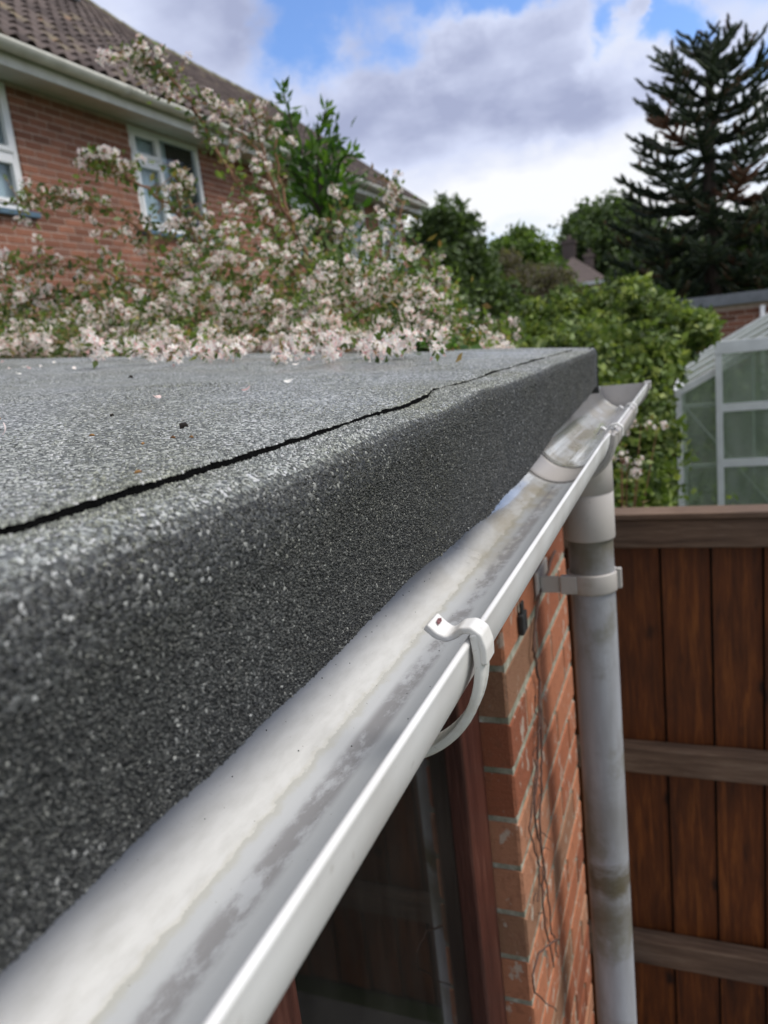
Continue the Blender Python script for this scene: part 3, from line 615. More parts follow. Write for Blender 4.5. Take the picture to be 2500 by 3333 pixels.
# ------------------------------------------------------------------ gutter
GX = -0.151
ZL = [(-1,-.132), (.9,-.1345), (1.05,-.139), (1.36,-.144), (2.0,-.154)]
def zl(y): return interp(y, ZL)
gutter = thing('rain_gutter', (GX, 0.6, -0.19), 'grey white half round plastic gutter hung along the felt roof edge', 'gutter')
def trough(name, y0, y1, ri, ro, mats, dz=0.0, lip=True, steps=60, a0=0.0, a1=PI, uvoff=0, droop=0.0):
    nseg = 40; vs = []; fs = []; mi = []; uv = []
    prof = []
    for i in range(nseg+1): a = a1+(a0-a1)*i/nseg; prof.append((ri*math.cos(a), -ri*math.sin(a), a/PI, 0))
    if lip:    # rounded bead along the front lip
        for (dx, dz_) in ((ri+.0001, .0005), (ri+.0005, .0009), (ri+.0015, .0010), (ri+.0027, .0004), (ri+.0029, -.0006), (ri+.0026, -.0020)): prof.append((dx, dz_, 0, 1))
    for i in range(nseg+1): a = a0+0.05+(a1-a0-0.05)*i/nseg; prof.append((ro*math.cos(a), -ro*math.sin(a), a/PI, 1))
    k = len(prof)
    for s in range(steps+1):
        y = y0+(y1-y0)*s/steps; c = zl(y)+dz
        for (x, z, v, m) in prof: vs.append((GX+x, y, c+z)); uv.append((y+uvoff, v))
    for s in range(steps):
        for j in range(k): jn = (j+1) % k; fs.append((s*k+j, s*k+jn, (s+1)*k+jn, (s+1)*k+j)); mi.append(0 if prof[j][3] == 0 and prof[jn][3] == 0 else 1)
    fs += [tuple(range(k)), tuple(range((steps+1)*k-1, steps*k-1, -1))]; mi += [1, 1]
    me = bpy.data.meshes.new(name); me.from_pydata(vs, [], fs)
    for m in mats: me.materials.append(m)
    me.polygons.foreach_set('material_index', mi); me.polygons.foreach_set('use_smooth', [True]*(len(fs)-2)+[False]*2)
    ul = me.uv_layers.new(name='UVMap'); li = np.empty(len(me.loops), np.int32); me.loops.foreach_get('vertex_index', li)
    ul.data.foreach_set('uv', np.array(uv, np.float32)[li].ravel()); me.update()
    return link(name, me, gutter)
GM = [M['gut_in'], M['gut_out']]
trough('gutter_channel', -0.75, 0.985, 0.0535, 0.0560, GM, steps=120)
trough('gutter_channel', 1.056, 1.93, 0.0535, 0.0560, GM, steps=30)
# outlet fitting: wider union at each end, inner saddle
trough('running_outlet', 0.945, 1.05, 0.0512, 0.0533, [M['socket'], M['socket']], lip=False, steps=8)      # saddle seen inside
trough('running_outlet', 0.987, 1.40, 0.0564, 0.0612, [M['gut_in'], M['socket']], dz=-0.0008, steps=20, lip=False)
b = MB()   # black seal between the saddle and the next length
for s in (0,):
    pts = [(GX+.0530*math.cos(a), 1.0535, zl(1.05)-.0530*math.sin(a)) for a in np.linspace(.25, PI-.05, 26)]; b.tube(pts, 0.0024, 6)
b.build('rubber_seal', M['black_rubber'], gutter, smooth=True)
for yy in (1.395,):
    b = MB(); pts = [(GX+.0625*math.cos(a), yy, zl(yy)-.0625*math.sin(a)) for a in np.linspace(.02, PI*.5, 20)]; b.tube(pts, 0.0022, 6); b.build('rubber_seal', M['black_rubber'], gutter, smooth=True)
# spring clips over the lip of the outlet
for yy in (1.045, 1.335):
    b = MB(); z0 = zl(yy)
    pts = [(GX+.034, yy, z0-.006), (GX+.040, yy, z0+.003), (GX+.046, yy, z0-.002), (GX+.052, yy, z0+.005), (GX+.060, yy, z0+.0065), (GX+.066, yy, z0+.002), (GX+.0655, yy, z0-.010)]
    for p, q in zip(pts[:-1], pts[1:]): b.bar(p, q, 0.012, 0.0022, (0,1,0)) if False else b.bar(p, q, 0.0022, 0.011, (0,1,0))
    o = b.build('lip_clip', M['clip'], gutter); bevel(o, .0006)
for yy in (0.992, 1.385):   # collars round the outside
    b = MB(); vs = []; fs = []; A = np.linspace(0.02, PI-.02, 30)
    for a in A:
        for (r, d) in ((.0612,-.006), (.0645,-.004), (.0645,.004), (.0612,.006)): vs.append((GX+r*math.cos(a), yy+d, zl(yy)-r*math.sin(a)))
    for i in range(len(A)-1):
        for j in range(3): fs.append((i*4+j, i*4+j+1, (i+1)*4+j+1, (i+1)*4+j))
    b.add(vs, fs); b.build('union_collar', M['socket'], gutter, smooth=True)
# grit washed off the felt, lying in the back of the trough
gb = MB()
for _ in range(110):
    y = 0.22+random.random()*1.4; a = random.choice([random.gauss(2.36, .05), random.gauss(2.36, .05), random.gauss(1.72, .22)]); rr_ = .0533; c_ = Vector((GX+rr_*math.cos(a), y, zl(y)-rr_*math.sin(a))); nn = Vector((-math.cos(a), 0, math.sin(a)))
    s_ = random.uniform(.0003, .0008)*(1.0 if y < .8 else 1.3); u = Vector((nn.z, 0, -nn.x)); ph = random.uniform(0, 6); q = [c_+(u*math.cos(ph+i*2.1)+Vector((0,1,0))*math.sin(ph+i*2.1))*s_*random.uniform(.6,1) for i in range(3)]
    gb.add(q+[c_+nn*s_*.8], [(0,1,3),(1,2,3),(2,0,3)])
gb.build('grit', M['chips'], gutter, kind='stuff')
# end stop
b = MB(); ye = 1.93; c = zl(ye); A = np.linspace(0, PI, 24)
for (y0, y1, r) in ((ye-.028, ye+.0045, .0605), (ye, ye+.0045, .0605)):
    pass
vs = [(GX+.0600*math.cos(a), ye+.0015, c-.0600*math.sin(a)) for a in A]+[(GX+.0600*math.cos(a), ye+.0050, c-.0600*math.sin(a)) for a in A]; n = len(A)
b.add(vs, [tuple(range(n)), tuple(range(2*n-1, n-1, -1))]+[(i, n+i, n+(i+1) % n, (i+1) % n) for i in range(n)])
vs = []; fs = []
for a in A:
    for (r, d) in ((.0565,-.028), (.0602,-.028), (.0602,.002), (.0565,.002)): vs.append((GX+r*math.cos(a), ye+d, c-r*math.sin(a)))
for i in range(n-1):
    for j in range(4): fs.append((i*4+j, i*4+(j+1)%4, (i+1)*4+(j+1)%4, (i+1)*4+j))
b.add(vs, fs); b.box((GX+.048, ye-.030, c-.012), (GX+.0625, ye+.004, c+.004))
b.build('end_stop', M['socket'], gutter)
# near fascia bracket with the hook over the lip
def bracket(yc, name='gutter_bracket', full=True):
    br = MB(); z0 = zl(yc); cx, cz = GX-.0005, z0-.0025
    A = np.linspace(-0.12, PI*0.97, 40); vs = []; fs = []
    prof = [(.0, -.0072), (.0032, -.0072), (.0046, -.0054), (.0046, -.0036), (.0034, -.0024), (.0034, .0034), (.0046, .0046), (.0032, .0072), (.0, .0072)]
    for a in A:
        grow = 0.0030*math.sin(min(max(a, 0), PI/2)*2)**.8
        for (h, d) in prof: r = .0574+grow+h; vs.append((cx+r*math.cos(a), yc+d, cz-r*math.sin(a)))
    k = len(prof)
    for i in range(len(A)-1):
        for j in range(k): fs.append((i*k+j, i*k+(j+1)%k, (i+1)*k+(j+1)%k, (i+1)*k+j))
    fs += [tuple(range(k-1,-1,-1)), tuple(range((len(A)-1)*k, len(A)*k))]
    br.add(vs, fs)
    o = br.build(name, M['clip'], gutter, smooth=False); bevel(o, .0009)
    # hook: over the bead, dips, and ends in a raised thumb tab
    h = MB(); hp = [(GX+.0622, -.010), (GX+.0624, -.0020), (GX+.0606, .0036), (GX+.0568, .0062), (GX+.0525, .0058), (GX+.0490, .0030), (GX+.0455, .0016), (GX+.0410, .0036), (GX+.0365, .0080)]
    tk = [.0032,.0034,.0038,.0038,.0036,.0034,.0034,.0036,.0038]; wd = [.0072,.0072,.0070,.0066,.0062,.0060,.0066,.0078,.0080]
    vs = []; fs = []; n = len(hp)
    for i, (x, dz) in enumerate(hp):
        p0 = hp[max(i-1,0)]; p1 = hp[min(i+1,n-1)]; t = Vector((p1[0]-p0[0], 0, p1[1]-p0[1])).normalized(); nn = Vector((t.z, 0, -t.x)); c = Vector((x, yc, z0+dz))
        if nn.z < 0 and i > 1: nn = -nn
        if i <= 1: nn = Vector((1,0,0))
        for (s1, s2) in ((-.5,-1), (.5,-1), (.5,1), (-.5,1)): vs.append(c+nn*(s1*tk[i])+Vector((0, s2*wd[i], 0)))
    for i in range(n-1):
        for j in range(4): fs.append((i*4+j, i*4+(j+1)%4, (i+1)*4+(j+1)%4, (i+1)*4+j))
    fs += [(3,2,1,0), tuple(range((n-1)*4, n*4))]
    h.add(vs, fs); hk = link('hook', h.mesh('hook', M['clip']), o, loc=(0,0,0)); m = hk.modifiers.new('subd', 'BEVEL'); m.width = .0011; m.segments = 3; m.limit_method = 'NONE'
    if full:
        c_ = Vector((GX+.0404, yc+.001, z0+.0077)); t1 = Vector((-.70, 0, .70))*.0011; t2 = Vector((0, .0036, 0)); f = MB(); f.add([c_-t1-t2, c_+t1*.6-t2*.7, c_+t1+t2*.3, c_+t2, c_-t1+t2*.5], [(0,1,2,3,4)])
        link('paint_fleck', f.mesh('paint_fleck', M['rust']), o, loc=(0,0,0))
bracket(0.317)

# ------------------------------------------------------------------ downpipe
PX, PY = -0.151, 1.18
dp = thing('downpipe', (PX, PY, GZ), 'round grey plastic downpipe stained with algae beside the brick pier', 'downpipe')
def ring_body(b, zs, k=40):
    vs = []; fs = []; n = len(zs)
    for z, r in zs:
        for j in range(k):
            dx = r*math.cos(2*PI*j/k); y_ = PY+r*math.sin(2*PI*j/k)
            vs.append((PX+dx, y_, z if z is not None else zl(y_)-math.sqrt(.0590**2-dx*dx)))      # None: cut to the underside of the trough
    for i in range(n-1):
        for j in range(k): fs.append((i*k+j, i*k+(j+1)%k, (i+1)*k+(j+1)%k, (i+1)*k+j))
    b.add(vs, fs)
b = MB(); ring_body(b, [(GZ, .034), (-1.6,.034), (-1.0,.034), (-.30,.034)]); b.build('pipe', M['pipe'], dp, smooth=True)
b = MB(); ring_body(b, [(-.322,.0345), (-.3222,.0372), (-.3205,.0378), (-.252,.0378), (-.251,.0368), (-.2495,.0368), (-.2485,.0382), (-.215,.0380), (None,.0378)]); b.build('outlet_socket', M['socket'], dp, smooth=True)
b = MB(); ring_body(b, [(-.406,.0345), (-.406,.0375), (-.404,.0383), (-.377,.0383), (-.375,.0375), (-.375,.0345)])
o = b.build('pipe_bracket', M['socket'], dp, smooth=True)
for nm, a_, c_ in (('bracket_arm', (SX+.0075, PY-.030, -.404), (PX-.046, PY-.026, -.377)), ('wall_plate', (SX+.0015, PY-.045, -.412), (SX+.007, PY+.045, -.368)), ('bracket_lug', (PX-.045, PY-.034, -.405), (PX-.020, PY-.022, -.376)), ('bracket_lug', (PX+.037, PY-.005, -.404), (PX+.044, PY+.006, -.372))):
    b = MB(); b.box(a_, c_); ob = b.build(nm, M['socket'], dp); bevel(ob, .0015)
b = MB(); b.box((SX+.001, 1.005, -.418), (SX+.009, 1.035, -.388)); b.box((SX+.003, 1.012, -.388), (SX+.007, 1.028, -.372)); o = b.build('cable_clip', M['black_rubber'], None, label='small black cable clip fixed high on the brick pier', cat='clip'); bevel(o, .002)
# dead climber on the pier
b = MB()
def wig(pts, r0, r1, n=40, amp=.003, seed=0):
    P_ = []; m = len(pts)-1
    for i in range(n+1):
        f = i/n*m; j = min(int(f), m-1); t = f-j; p = Vector(pts[j]).lerp(Vector(pts[j+1]), t); P_.append(p+Vector((abs(wave(i*.5, seed, 1))*amp*.5, wave(i*.45, seed+1, 1)*amp, wave(i*.6, seed+2, 1)*amp)))
    b.tube(P_, [r0+(r1-r0)*i/n for i in range(n+1)], 6)
wx = SX+.006
def onwall(px, py): s = 768/1659; v = CM @ np.array([px*s-384, py*s-512, 770.]); return Vector(v*(wx/v[0]))
wig([onwall(*q) for q in ((1195,1190),(1160,1290),(1152,1400),(1165,1480),(1160,1640),(1152,1760),(1172,1860),(1168,1960),(1196,2080))], .0026, .0013, 60, .005, 1)
wig([onwall(*q) for q in ((1165,1480),(1170,1640),(1165,1800),(1175,1880),(1190,2010),(1205,2070))], .0022, .001, 50, .006, 5)
wig([onwall(*q) for q in ((1160,1640),(1141,1790),(1165,1870),(1160,1950))], .0013, .001, 30, .003, 9)
wig([onwall(*q)+Vector((.012,0,0)) for q in ((1188,2025),(1145,2055),(1131,2100),(1134,2135),(1160,2160),(1185,2180))], .0016, .0008, 30, .002, 12)
for kx in range(14):
    y0 = 1500+kx*36; wig([onwall(1160+random.uniform(-6,8), y0), onwall(1150+random.uniform(0,40), y0+random.uniform(10,45))], .0011, .0005, 8, .004, 20+kx)
b.build('dead_climber', M['deadstem'], None, smooth=True, label='dead brown climber stems clinging down the brick pier', cat='climber')

# ------------------------------------------------------------------ fence
FY = 2.10; FTOP = -0.50
fence = thing('board_fence', (0.6, FY, GZ), 'dark red brown stained board fence with weathered grey rails', 'fence')
x = -0.46; bw = 0.1245; i = 0
while x < 2.2:
    b = MB(); z1 = FTOP-0.024+random.uniform(-.004,.004); lean = random.uniform(-.002,.002)
    d = FY+random.uniform(0,.003)
    b.add([(x,d,GZ+.03),(x+bw-.006,d+.010,GZ+.03),(x+bw-.006,d+.020,GZ+.03),(x,d+.016,GZ+.03),(x+lean,d,z1),(x+bw-.006+lean,d+.010,z1),(x+bw-.006+lean,d+.020,z1),(x+lean,d+.016,z1)],
          [(3,2,1,0),(4,5,6,7),(0,1,5,4),(1,2,6,5),(2,3,7,6),(3,0,4,7)])
    o = b.build('fence_board', M['fence'], fence); x += bw; i += 1
b = MB(); b.box((-0.48, FY+.024, GZ), (2.2, FY+.028, FTOP-.03)); b.build('backing_board', M['interior'], fence)
for (zt_, hh, dp_) in ((FTOP-.018, .078, .040), (-1.175, .078, .052), (-1.805, .082, .055)):
    b = MB(); b.box((-0.48, FY-dp_, zt_-hh), (2.2, FY-.002, zt_)); o = b.build('fence_rail', M['rail'], fence); bevel(o, .004)
b = MB(); b.box((-0.48, FY-.050, FTOP-.017), (2.2, FY+.035, FTOP-.001)); o = b.build('capping_rail', M['rail'], fence); bevel(o, .003)
for xx in (-0.55, 1.30):
    b = MB(); b.box((xx, FY+.03, GZ), (xx+.075, FY+.105, FTOP-.03)); b.build('fence_post', M['rail'], fence)

# ------------------------------------------------------------------ foliage helpers
def leafset(pos, size, tip=None, fold=0.25, asp=0.45, outdir=None, jitter=1.0, two=False):
    """rhombic folded leaves: 4 verts, 2 tris each (returned as arrays)"""
    n = len(pos); d = rng.normal(size=(n,3))
    if outdir is not None: d = d*jitter+outdir
    d /= np.linalg.norm(d,axis=1)[:,None]+1e-9
    a = rng.normal(size=(n,3)); a -= d*(a*d).sum(1)[:,None]; a /= np.linalg.norm(a,axis=1)[:,None]+1e-9
    nn = np.cross(d, a); s = size*rng.uniform(.65,1.25,n)
    V = np.empty((n,4,3)); V[:,0] = pos; V[:,2] = pos+d*s[:,None]
    mid = pos+d*(s*.45)[:,None]
    V[:,1] = mid+a*(s*asp*.5)[:,None]+nn*(s*fold*.3)[:,None]; V[:,3] = mid-a*(s*asp*.5)[:,None]+nn*(s*fold*.3)[:,None]
    F = np.array([(0,1,2),(0,2,3)]); FF = (F[None]+4*np.arange(n)[:,None,None]).reshape(-1,3)
    return V.reshape(-1,3), FF
def lobes_points(lobes, n, shell=0.55):
    """points in the outer part of overlapping ellipsoidal lobes, broken into clumps"""
    w_ = np.array([l[3]*l[4]*l[5] for l in lobes])**.66; w_ /= w_.sum(); out = []
    for l, q in zip(lobes, w_):
        m = int(n*q); nc = max(10, m//28); c = rng.normal(size=(nc,3)); c /= np.linalg.norm(c,axis=1)[:,None]; c *= rng.uniform(shell, 1.05, (nc,1))
        p = c[rng.integers(0, nc, m)]+rng.normal(0, .11, (m,3)); out.append(p*np.array(l[3:6])+np.array(l[:3]))
    return np.concatenate(out)
def tree(name, label, cat, base, lobes, n, size, leafmat, trunk_r, group=None, limbs=14, asp=.6):
    t = thing(name, base, label, cat, group); b = MB(); top = Vector(max(lobes, key=lambda l: l[2])[:3]); bs = Vector(base)
    pts = [bs.lerp(top, f)+Vector((wave(f*3, 3, 1)*trunk_r, wave(f*3, 5, 1)*trunk_r, 0)) for f in np.linspace(0, 1, 8)]
    b.tube(pts, [trunk_r*(1-.8*f) for f in np.linspace(0,1,8)], 8)
    b.build('trunk', M['bark'], t, smooth=True)
    b = MB()
    for i in range(limbs):
        l = lobes[i % len(lobes)]; st = bs.lerp(top, random.uniform(.25,.75)); q = Vector(l[:3])+Vector([random.uniform(-.6,.6)*l[3+k_] for k_ in range(3)])
        md = st.lerp(q, .5)+Vector((0,0,-.1)); b.tube([st, md, q], [trunk_r*.4, trunk_r*.25, trunk_r*.08], 5)
    b.build('limbs', M['bark'], t, smooth=True, kind='stuff')
    V, F = leafset(lobes_points(lobes, n), size, asp=asp)
    link('crown', fastmesh('crown', V, F, leafmat), t, kind='stuff')
    return t

# ------------------------------------------------------------------ flowering shrub over the far end of the roof
SH = Vector((-0.95, 2.05, GZ))
shrub = thing('flowering_shrub', SH, 'large arching shrub smothered in pale pink and white blossom over the far roof end', 'shrub')
def flower(b, c, d, s):
    d = d.normalized(); u = d.orthogonal().normalized(); v = d.cross(u); ph = random.uniform(0, 6)
    for i in range(5):
        a = ph+i*2*PI/5+random.uniform(-.1,.1); r = u*math.cos(a)+v*math.sin(a); t = d.cross(r)
        b.add([c, c+r*(s*.55)+t*(s*.27)+d*(s*.25), c+r*s+d*(s*.28), c+r*(s*.55)-t*(s*.27)+d*(s*.25)], [(0,1,2),(0,2,3)], 0)
    b.add([c+d*(s*.3)+u*(s*.14), c+d*(s*.3)-u*(s*.07)+v*(s*.12), c+d*(s*.3)-u*(s*.07)-v*(s*.12)], [(0,1,2)], 2)
def cluster(nf, rad, s):
    b = MB()
    for i in range(nf):
        d = Vector((random.gauss(0,1), random.gauss(0,1), random.gauss(.35,1))).normalized(); p = d*rad*random.uniform(.55,1.05); p.z *= .8
        flower(b, p, (d+Vector((random.gauss(0,.35),random.gauss(0,.35),random.gauss(0,.35)))), s*random.uniform(.8,1.15))
        q = p*.35; b.add([q+Vector((.0008,0,0)), q+Vector((-.0008,.0008,0)), p], [(0,1,2)], 1)
    for i in range(nf//4):
        d = Vector((random.gauss(0,1), random.gauss(0,1), random.gauss(0,1))).normalized(); p = d*rad*.8; u = d.orthogonal().normalized()*s*.3
        b.add([p+u, p-u, p+d*s*.9], [(0,1,2)], 1)
    for i in range(4):
        d = Vector((random.gauss(0,1), random.gauss(0,1), random.gauss(-.3,.8))).normalized(); u = d.orthogonal().normalized(); 
        b.add([d*.004, d*.011+u*.004, d*.020, d*.011-u*.004], [(0,1,2),(0,2,3)], 3)
    return b
FM = [M['petal'], M['bud'], M['stamen'], M['leaf_f']]
protos = [cluster(random.randint(9,15), .0170, .0074) for _ in range(10)]
pmesh = [p.mesh('flower_cluster', FM) for p in protos]
# main arching stems: (photo spot, distance) nodes, measured once and kept as real positions
S_ = lambda *q: [sight(*a) for a in q]
stems = [
 S_((720,900,2.15),(660,640,2.1),(600,520,2.0),(560,450,1.95),(505,390,1.9),(455,300,1.88),(410,215,1.85),(350,150,1.83),(275,112,1.8)),
 S_((560,860,2.0),(455,640,1.9),(395,600,1.85),(340,530,1.8),(295,485,1.78),(200,440,1.75),(110,425,1.72),(30,440,1.7)),
 S_((480,880,1.9),(420,700,1.8),(300,610,1.75),(175,575,1.7),(80,570,1.68),(5,590,1.65)),
 S_((560,860,2.0),(470,640,1.95),(440,560,1.9),(410,500,1.88),(365,440,1.86),(290,390,1.84),(240,360,1.82),(195,350,1.8)),
 S_((700,900,2.2),(720,700,2.15),(700,600,2.1),(712,520,2.1),(740,450,2.1)),
 S_((760,900,2.3),(690,620,2.2),(640,500,2.2),(600,420,2.15),(560,330,2.12),(520,290,2.1),(455,222,2.1)),
 S_((700,900,2.2),(620,560,2.2),(585,400,2.15),(560,300,2.15),(545,225,2.12)),
 S_((700,900,2.2),(640,520,2.2),(600,380,2.2),(598,300,2.2),(575,262,2.2)),
 S_((760,900,2.3),(800,640,2.3),(850,520,2.35),(870,440,2.4),(825,380,2.4)),
 S_((760,900,2.3),(880,640,2.35),(920,560,2.4),(950,590,2.4),(975,650,2.4)),
 S_((850,900,2.3),(1000,720,2.35),(1050,700,2.4),(1090,728,2.4)),
 S_((400,880,1.9),(330,700,1.8),(200,640,1.75),(80,640,1.72),(5,660,1.7)),
 S_((560,860,2.0),(480,600,2.0),(440,480,2.0),(395,420,2.0),(385,370,2.0)),
 S_((850,900,2.3),(930,740,2.2),(1010,740,2.2),(1050,750,2.2)),
]
pts_c = []     # cluster centres with weights
leafpos = []
for si, st in enumerate(stems):
    st = [st[0]+Vector((0, .1, -.5)), *st] if si else [Vector((-.95, 2.1, GZ)), st[0]+Vector((0,0,-.4)), *st]
    P_ = []
    for a, b_ in zip(st[:-1], st[1:]):
        for f in np.linspace(0, 1, 6)[:-1]: P_.append(a.lerp(b_, f)+Vector((random.gauss(0,.003),)*3))
    P_.append(st[-1]); n = len(P_); r = [.0062*(1-f)**.8+.0012 for f in np.linspace(0, 1, n)]
    b = MB(); b.tube(P_, r, 6); so = b.build('stem', M['stem'], shrub, smooth=True)
    tw = MB(); i0 = int(n*.30)
    for i in range(i0, n):
        f = (i-i0)/(n-i0)
        for _ in range((1 if si in (6, 7, 5) else 2) if f < .75 else 3):
            p = P_[i]; d = Vector((random.gauss(0,1), random.gauss(0,1), random.gauss(.2,.8))).normalized(); L = random.uniform(.03,.11)*(1.15-.6*f)
            q = p+d*L; tw.tube([p, p.lerp(q,.5)+Vector((0,0,.004)), q], [.0015,.0011,.0007], 4, cap=False)
            if random.random() < ((.22 if si in (5,6,7,8) else .38) if f < .6 else .62): pts_c.append(q)
            for _ in range(3 if si in (5,6,7,8) else 6): leafpos.append(p.lerp(q, random.random())+Vector((random.gauss(0,.012), random.gauss(0,.012), random.gauss(0,.012))))
    tw.build('twigs', M['stem'], shrub, kind='stuff')
# body of the shrub: volume under an uneven outline (photo x -> top of the mass)
OUT = [(-150,620),(0,640),(130,600),(230,560),(330,560),(420,480),(520,450),(620,440),(700,425),(800,440),(870,455),(920,520),(950,600),(985,680),(1040,705),(1095,740)]
BOTL = [(-150,772),(195,772),(225,788),(400,797),(600,800),(700,775),(900,772),(980,765),(1095,765)]
k = 0
while k < 1200:
    px = random.uniform(-150, 1095); top = interp(px, OUT); bot = interp(px, BOTL); f = random.random()**.62; py = top+(bot-top)*f
    Y = 1.46+(1-f)*random.uniform(.1,.5)+abs(random.gauss(0,.16))*(1-f*.5)
    if f < .4 and px < 430 and random.random() < .55: continue
    if f < .55 and random.random() < .3: continue
    if px > 690 and f < .4 and random.random() < .45: continue
    if px > 990 and random.random() < .7: continue
    if vnoise(px/26+py/33, 40)*vnoise(py/19-px/60, 41) > .42: continue
    if f > .72: Y = random.uniform(1.40, 1.60)
    p = sight(px, py, Y); rz = topz(p.x)+.022
    if p.y < ROOF_Y1 and p.z < rz: p.z = rz
    pts_c.append(p); k += 1
    for _ in range(8): leafpos.append(p+Vector((random.gauss(0,.035), random.gauss(0,.03)+.008, random.gauss(0,.03))))
# front fringe resting on the felt
for k in range(210):
    px = random.choice([random.uniform(205,460), random.uniform(300,690), random.uniform(380,690), random.uniform(700,950)]); bl = interp(px, BOTL)+9*wave(px/40, 31, 1)-4
    py = bl-abs(random.gauss(0, 26)); h = random.uniform(.010, .034); p1 = sight(px, py, 1.0)     # sprays resting on the felt
    k_ = (-0.042-0.084*0.19+0.0045+h)/(p1.z+0.084*p1.x) if abs(p1.z+0.084*p1.x) > 1e-5 else -1
    Y = k_ if 0.95 < k_ < 1.44 else random.uniform(1.41, 1.50)
    p = sight(px, py, Y); p.z = max(p.z, topz(p.x)+.012)
    pts_c.append(p)
    for _ in range(2): leafpos.append(p+Vector((random.gauss(0,.02), abs(random.gauss(0,.02)), random.gauss(0,.010))))
# lower skirt behind the building, out of sight from here
for k in range(260):
    p = Vector((random.uniform(-1.9,-.45), random.uniform(1.6,2.6), random.uniform(-1.6,0))); pts_c.append(p)
    for _ in range(10): leafpos.append(p+Vector((random.gauss(0,.06), random.gauss(0,.06), random.gauss(0,.08))))
for k in range(6500):   # inner leaves
    px = random.uniform(-150, 1080); top = interp(px, OUT)+18; bot = interp(px, BOTL); f = random.random()**.5
    leafpos.append(sight(px, top+(bot-top)*f, random.uniform(1.85, 2.6)))
pts_c.sort(key=lambda p: p.length)
pts_c = [p for p in pts_c if not (p.y < ROOF_Y1+.02 and p.z < topz(p.x)+.01)]
# 300 that show largest become parts, the rest one joined mass
for p in pts_c[:300]:
    o = link('flower_cluster', random.choice(pmesh), shrub, loc=p-SH); o.rotation_euler = (random.uniform(-.7,.7), random.uniform(-.7,.7), random.uniform(0,6.28)); s = random.uniform(.8,1.2); o.scale = (s,s,s)
VV = []; FF = []; MI = []; base = 0
PA = []
for p in protos:
    tri = []; mi = []
    for f, m_ in zip(p.f, p.mi): tri.append(f); mi.append(m_)
    PA.append((np.array(p.v), np.array(tri), np.array(mi)))
for p in pts_c[300:]:
    v, f, m_ = PA[random.randrange(len(PA))]; R = np.array(Matrix.Rotation(random.uniform(0,6.28), 3, 'Z') @ Matrix.Rotation(random.uniform(-.8,.8), 3, 'X')); s = random.uniform(.75,1.2)
    VV.append((v*s) @ R.T+np.array(p)); FF.append(f+base); MI.append(m_); base += len(v)
link('blossom_mass', fastmesh('blossom_mass', np.concatenate(VV), np.concatenate(FF), FM, np.concatenate(MI)), shrub, kind='stuff')
lp = np.array([tuple(p) for p in leafpos]); bad = (lp[:,1] < ROOF_Y1+.02) & (lp[:,2] < -0.042+0.084*(np.abs(lp[:,0])-.19)+.008); lp = lp[~bad]
V, F = leafset(lp, np.where(lp[:,1] < 1.6, .016, .023), asp=.5); link('leaves', fastmesh('leaves', V, F, M['leaf_f']), shrub, kind='stuff')
# glossy leafy sprig at the roof end
b = MB(); c = sight(935, 768, 1.40); tip = []
for i in range(60):
    p = c+Vector((random.gauss(0,.028), random.gauss(0,.02), abs(random.gauss(0,.014)))); p.z = max(p.z, topz(p.x)+.006); tip.append(tuple(p))
V, F = leafset(np.array(tip), .032, asp=.5)
spg = thing('leafy_sprig', c, 'glossy green leafy sprig lying on the far corner of the felt', 'sprig')
b.tube([c+Vector((-.04,.02,.006)), c+Vector((0,0,.010)), c+Vector((.045,-.015,.006))], [.002,.0018,.001], 5); b.build('stem', M['stem'], spg, smooth=True)
link('leaves', fastmesh('leaves', V, F, M['leaf_p']), spg, kind='stuff')
# small blossom sprigs seen under the far gutter
sp = thing('blossom_sprig', (0.02, 2.35, GZ), 'sparse blossoming shrub showing beside the gutter end above the fence', 'shrub')
b = MB(); lfp = []; cps = []
for tgt in [(1385,915,2.45),(1420,925,2.45),(1345,985,2.4),(1380,1018,2.4),(1355,1000,2.42),(1340,930,2.45)]:
    q = sight(*tgt); s0 = Vector((-.25, 2.75, -1.2)); b.tube([s0, s0.lerp(q,.6)+Vector((0,0,.06)), q], [.004,.0025,.001], 5)
    for _ in range(2): cps.append(q+Vector((random.gauss(0,.014),random.gauss(0,.014),random.gauss(0,.008))))
    for _ in range(14): lfp.append(tuple(s0.lerp(q, random.uniform(.5,1))+Vector((random.gauss(0,.03),random.gauss(0,.03),random.gauss(0,.03)+.04))))
b.tube([(0.02,2.35,GZ), (-.1,2.6,-1.8), (-.25,2.75,-1.2)], [.012,.009,.006], 6)
b.build('stem', M['stem'], sp, smooth=True)
for p in cps:
    o = link('flower_cluster', random.choice(pmesh), sp, loc=p-Vector(sp.location)); o.rotation_euler = (random.uniform(-.7,.7), random.uniform(-.7,.7), random.uniform(0,6.28))
V, F = leafset(np.array(lfp), .028, asp=.5); link('leaves', fastmesh('leaves', V, F, M['leaf_f']), sp, kind='stuff')

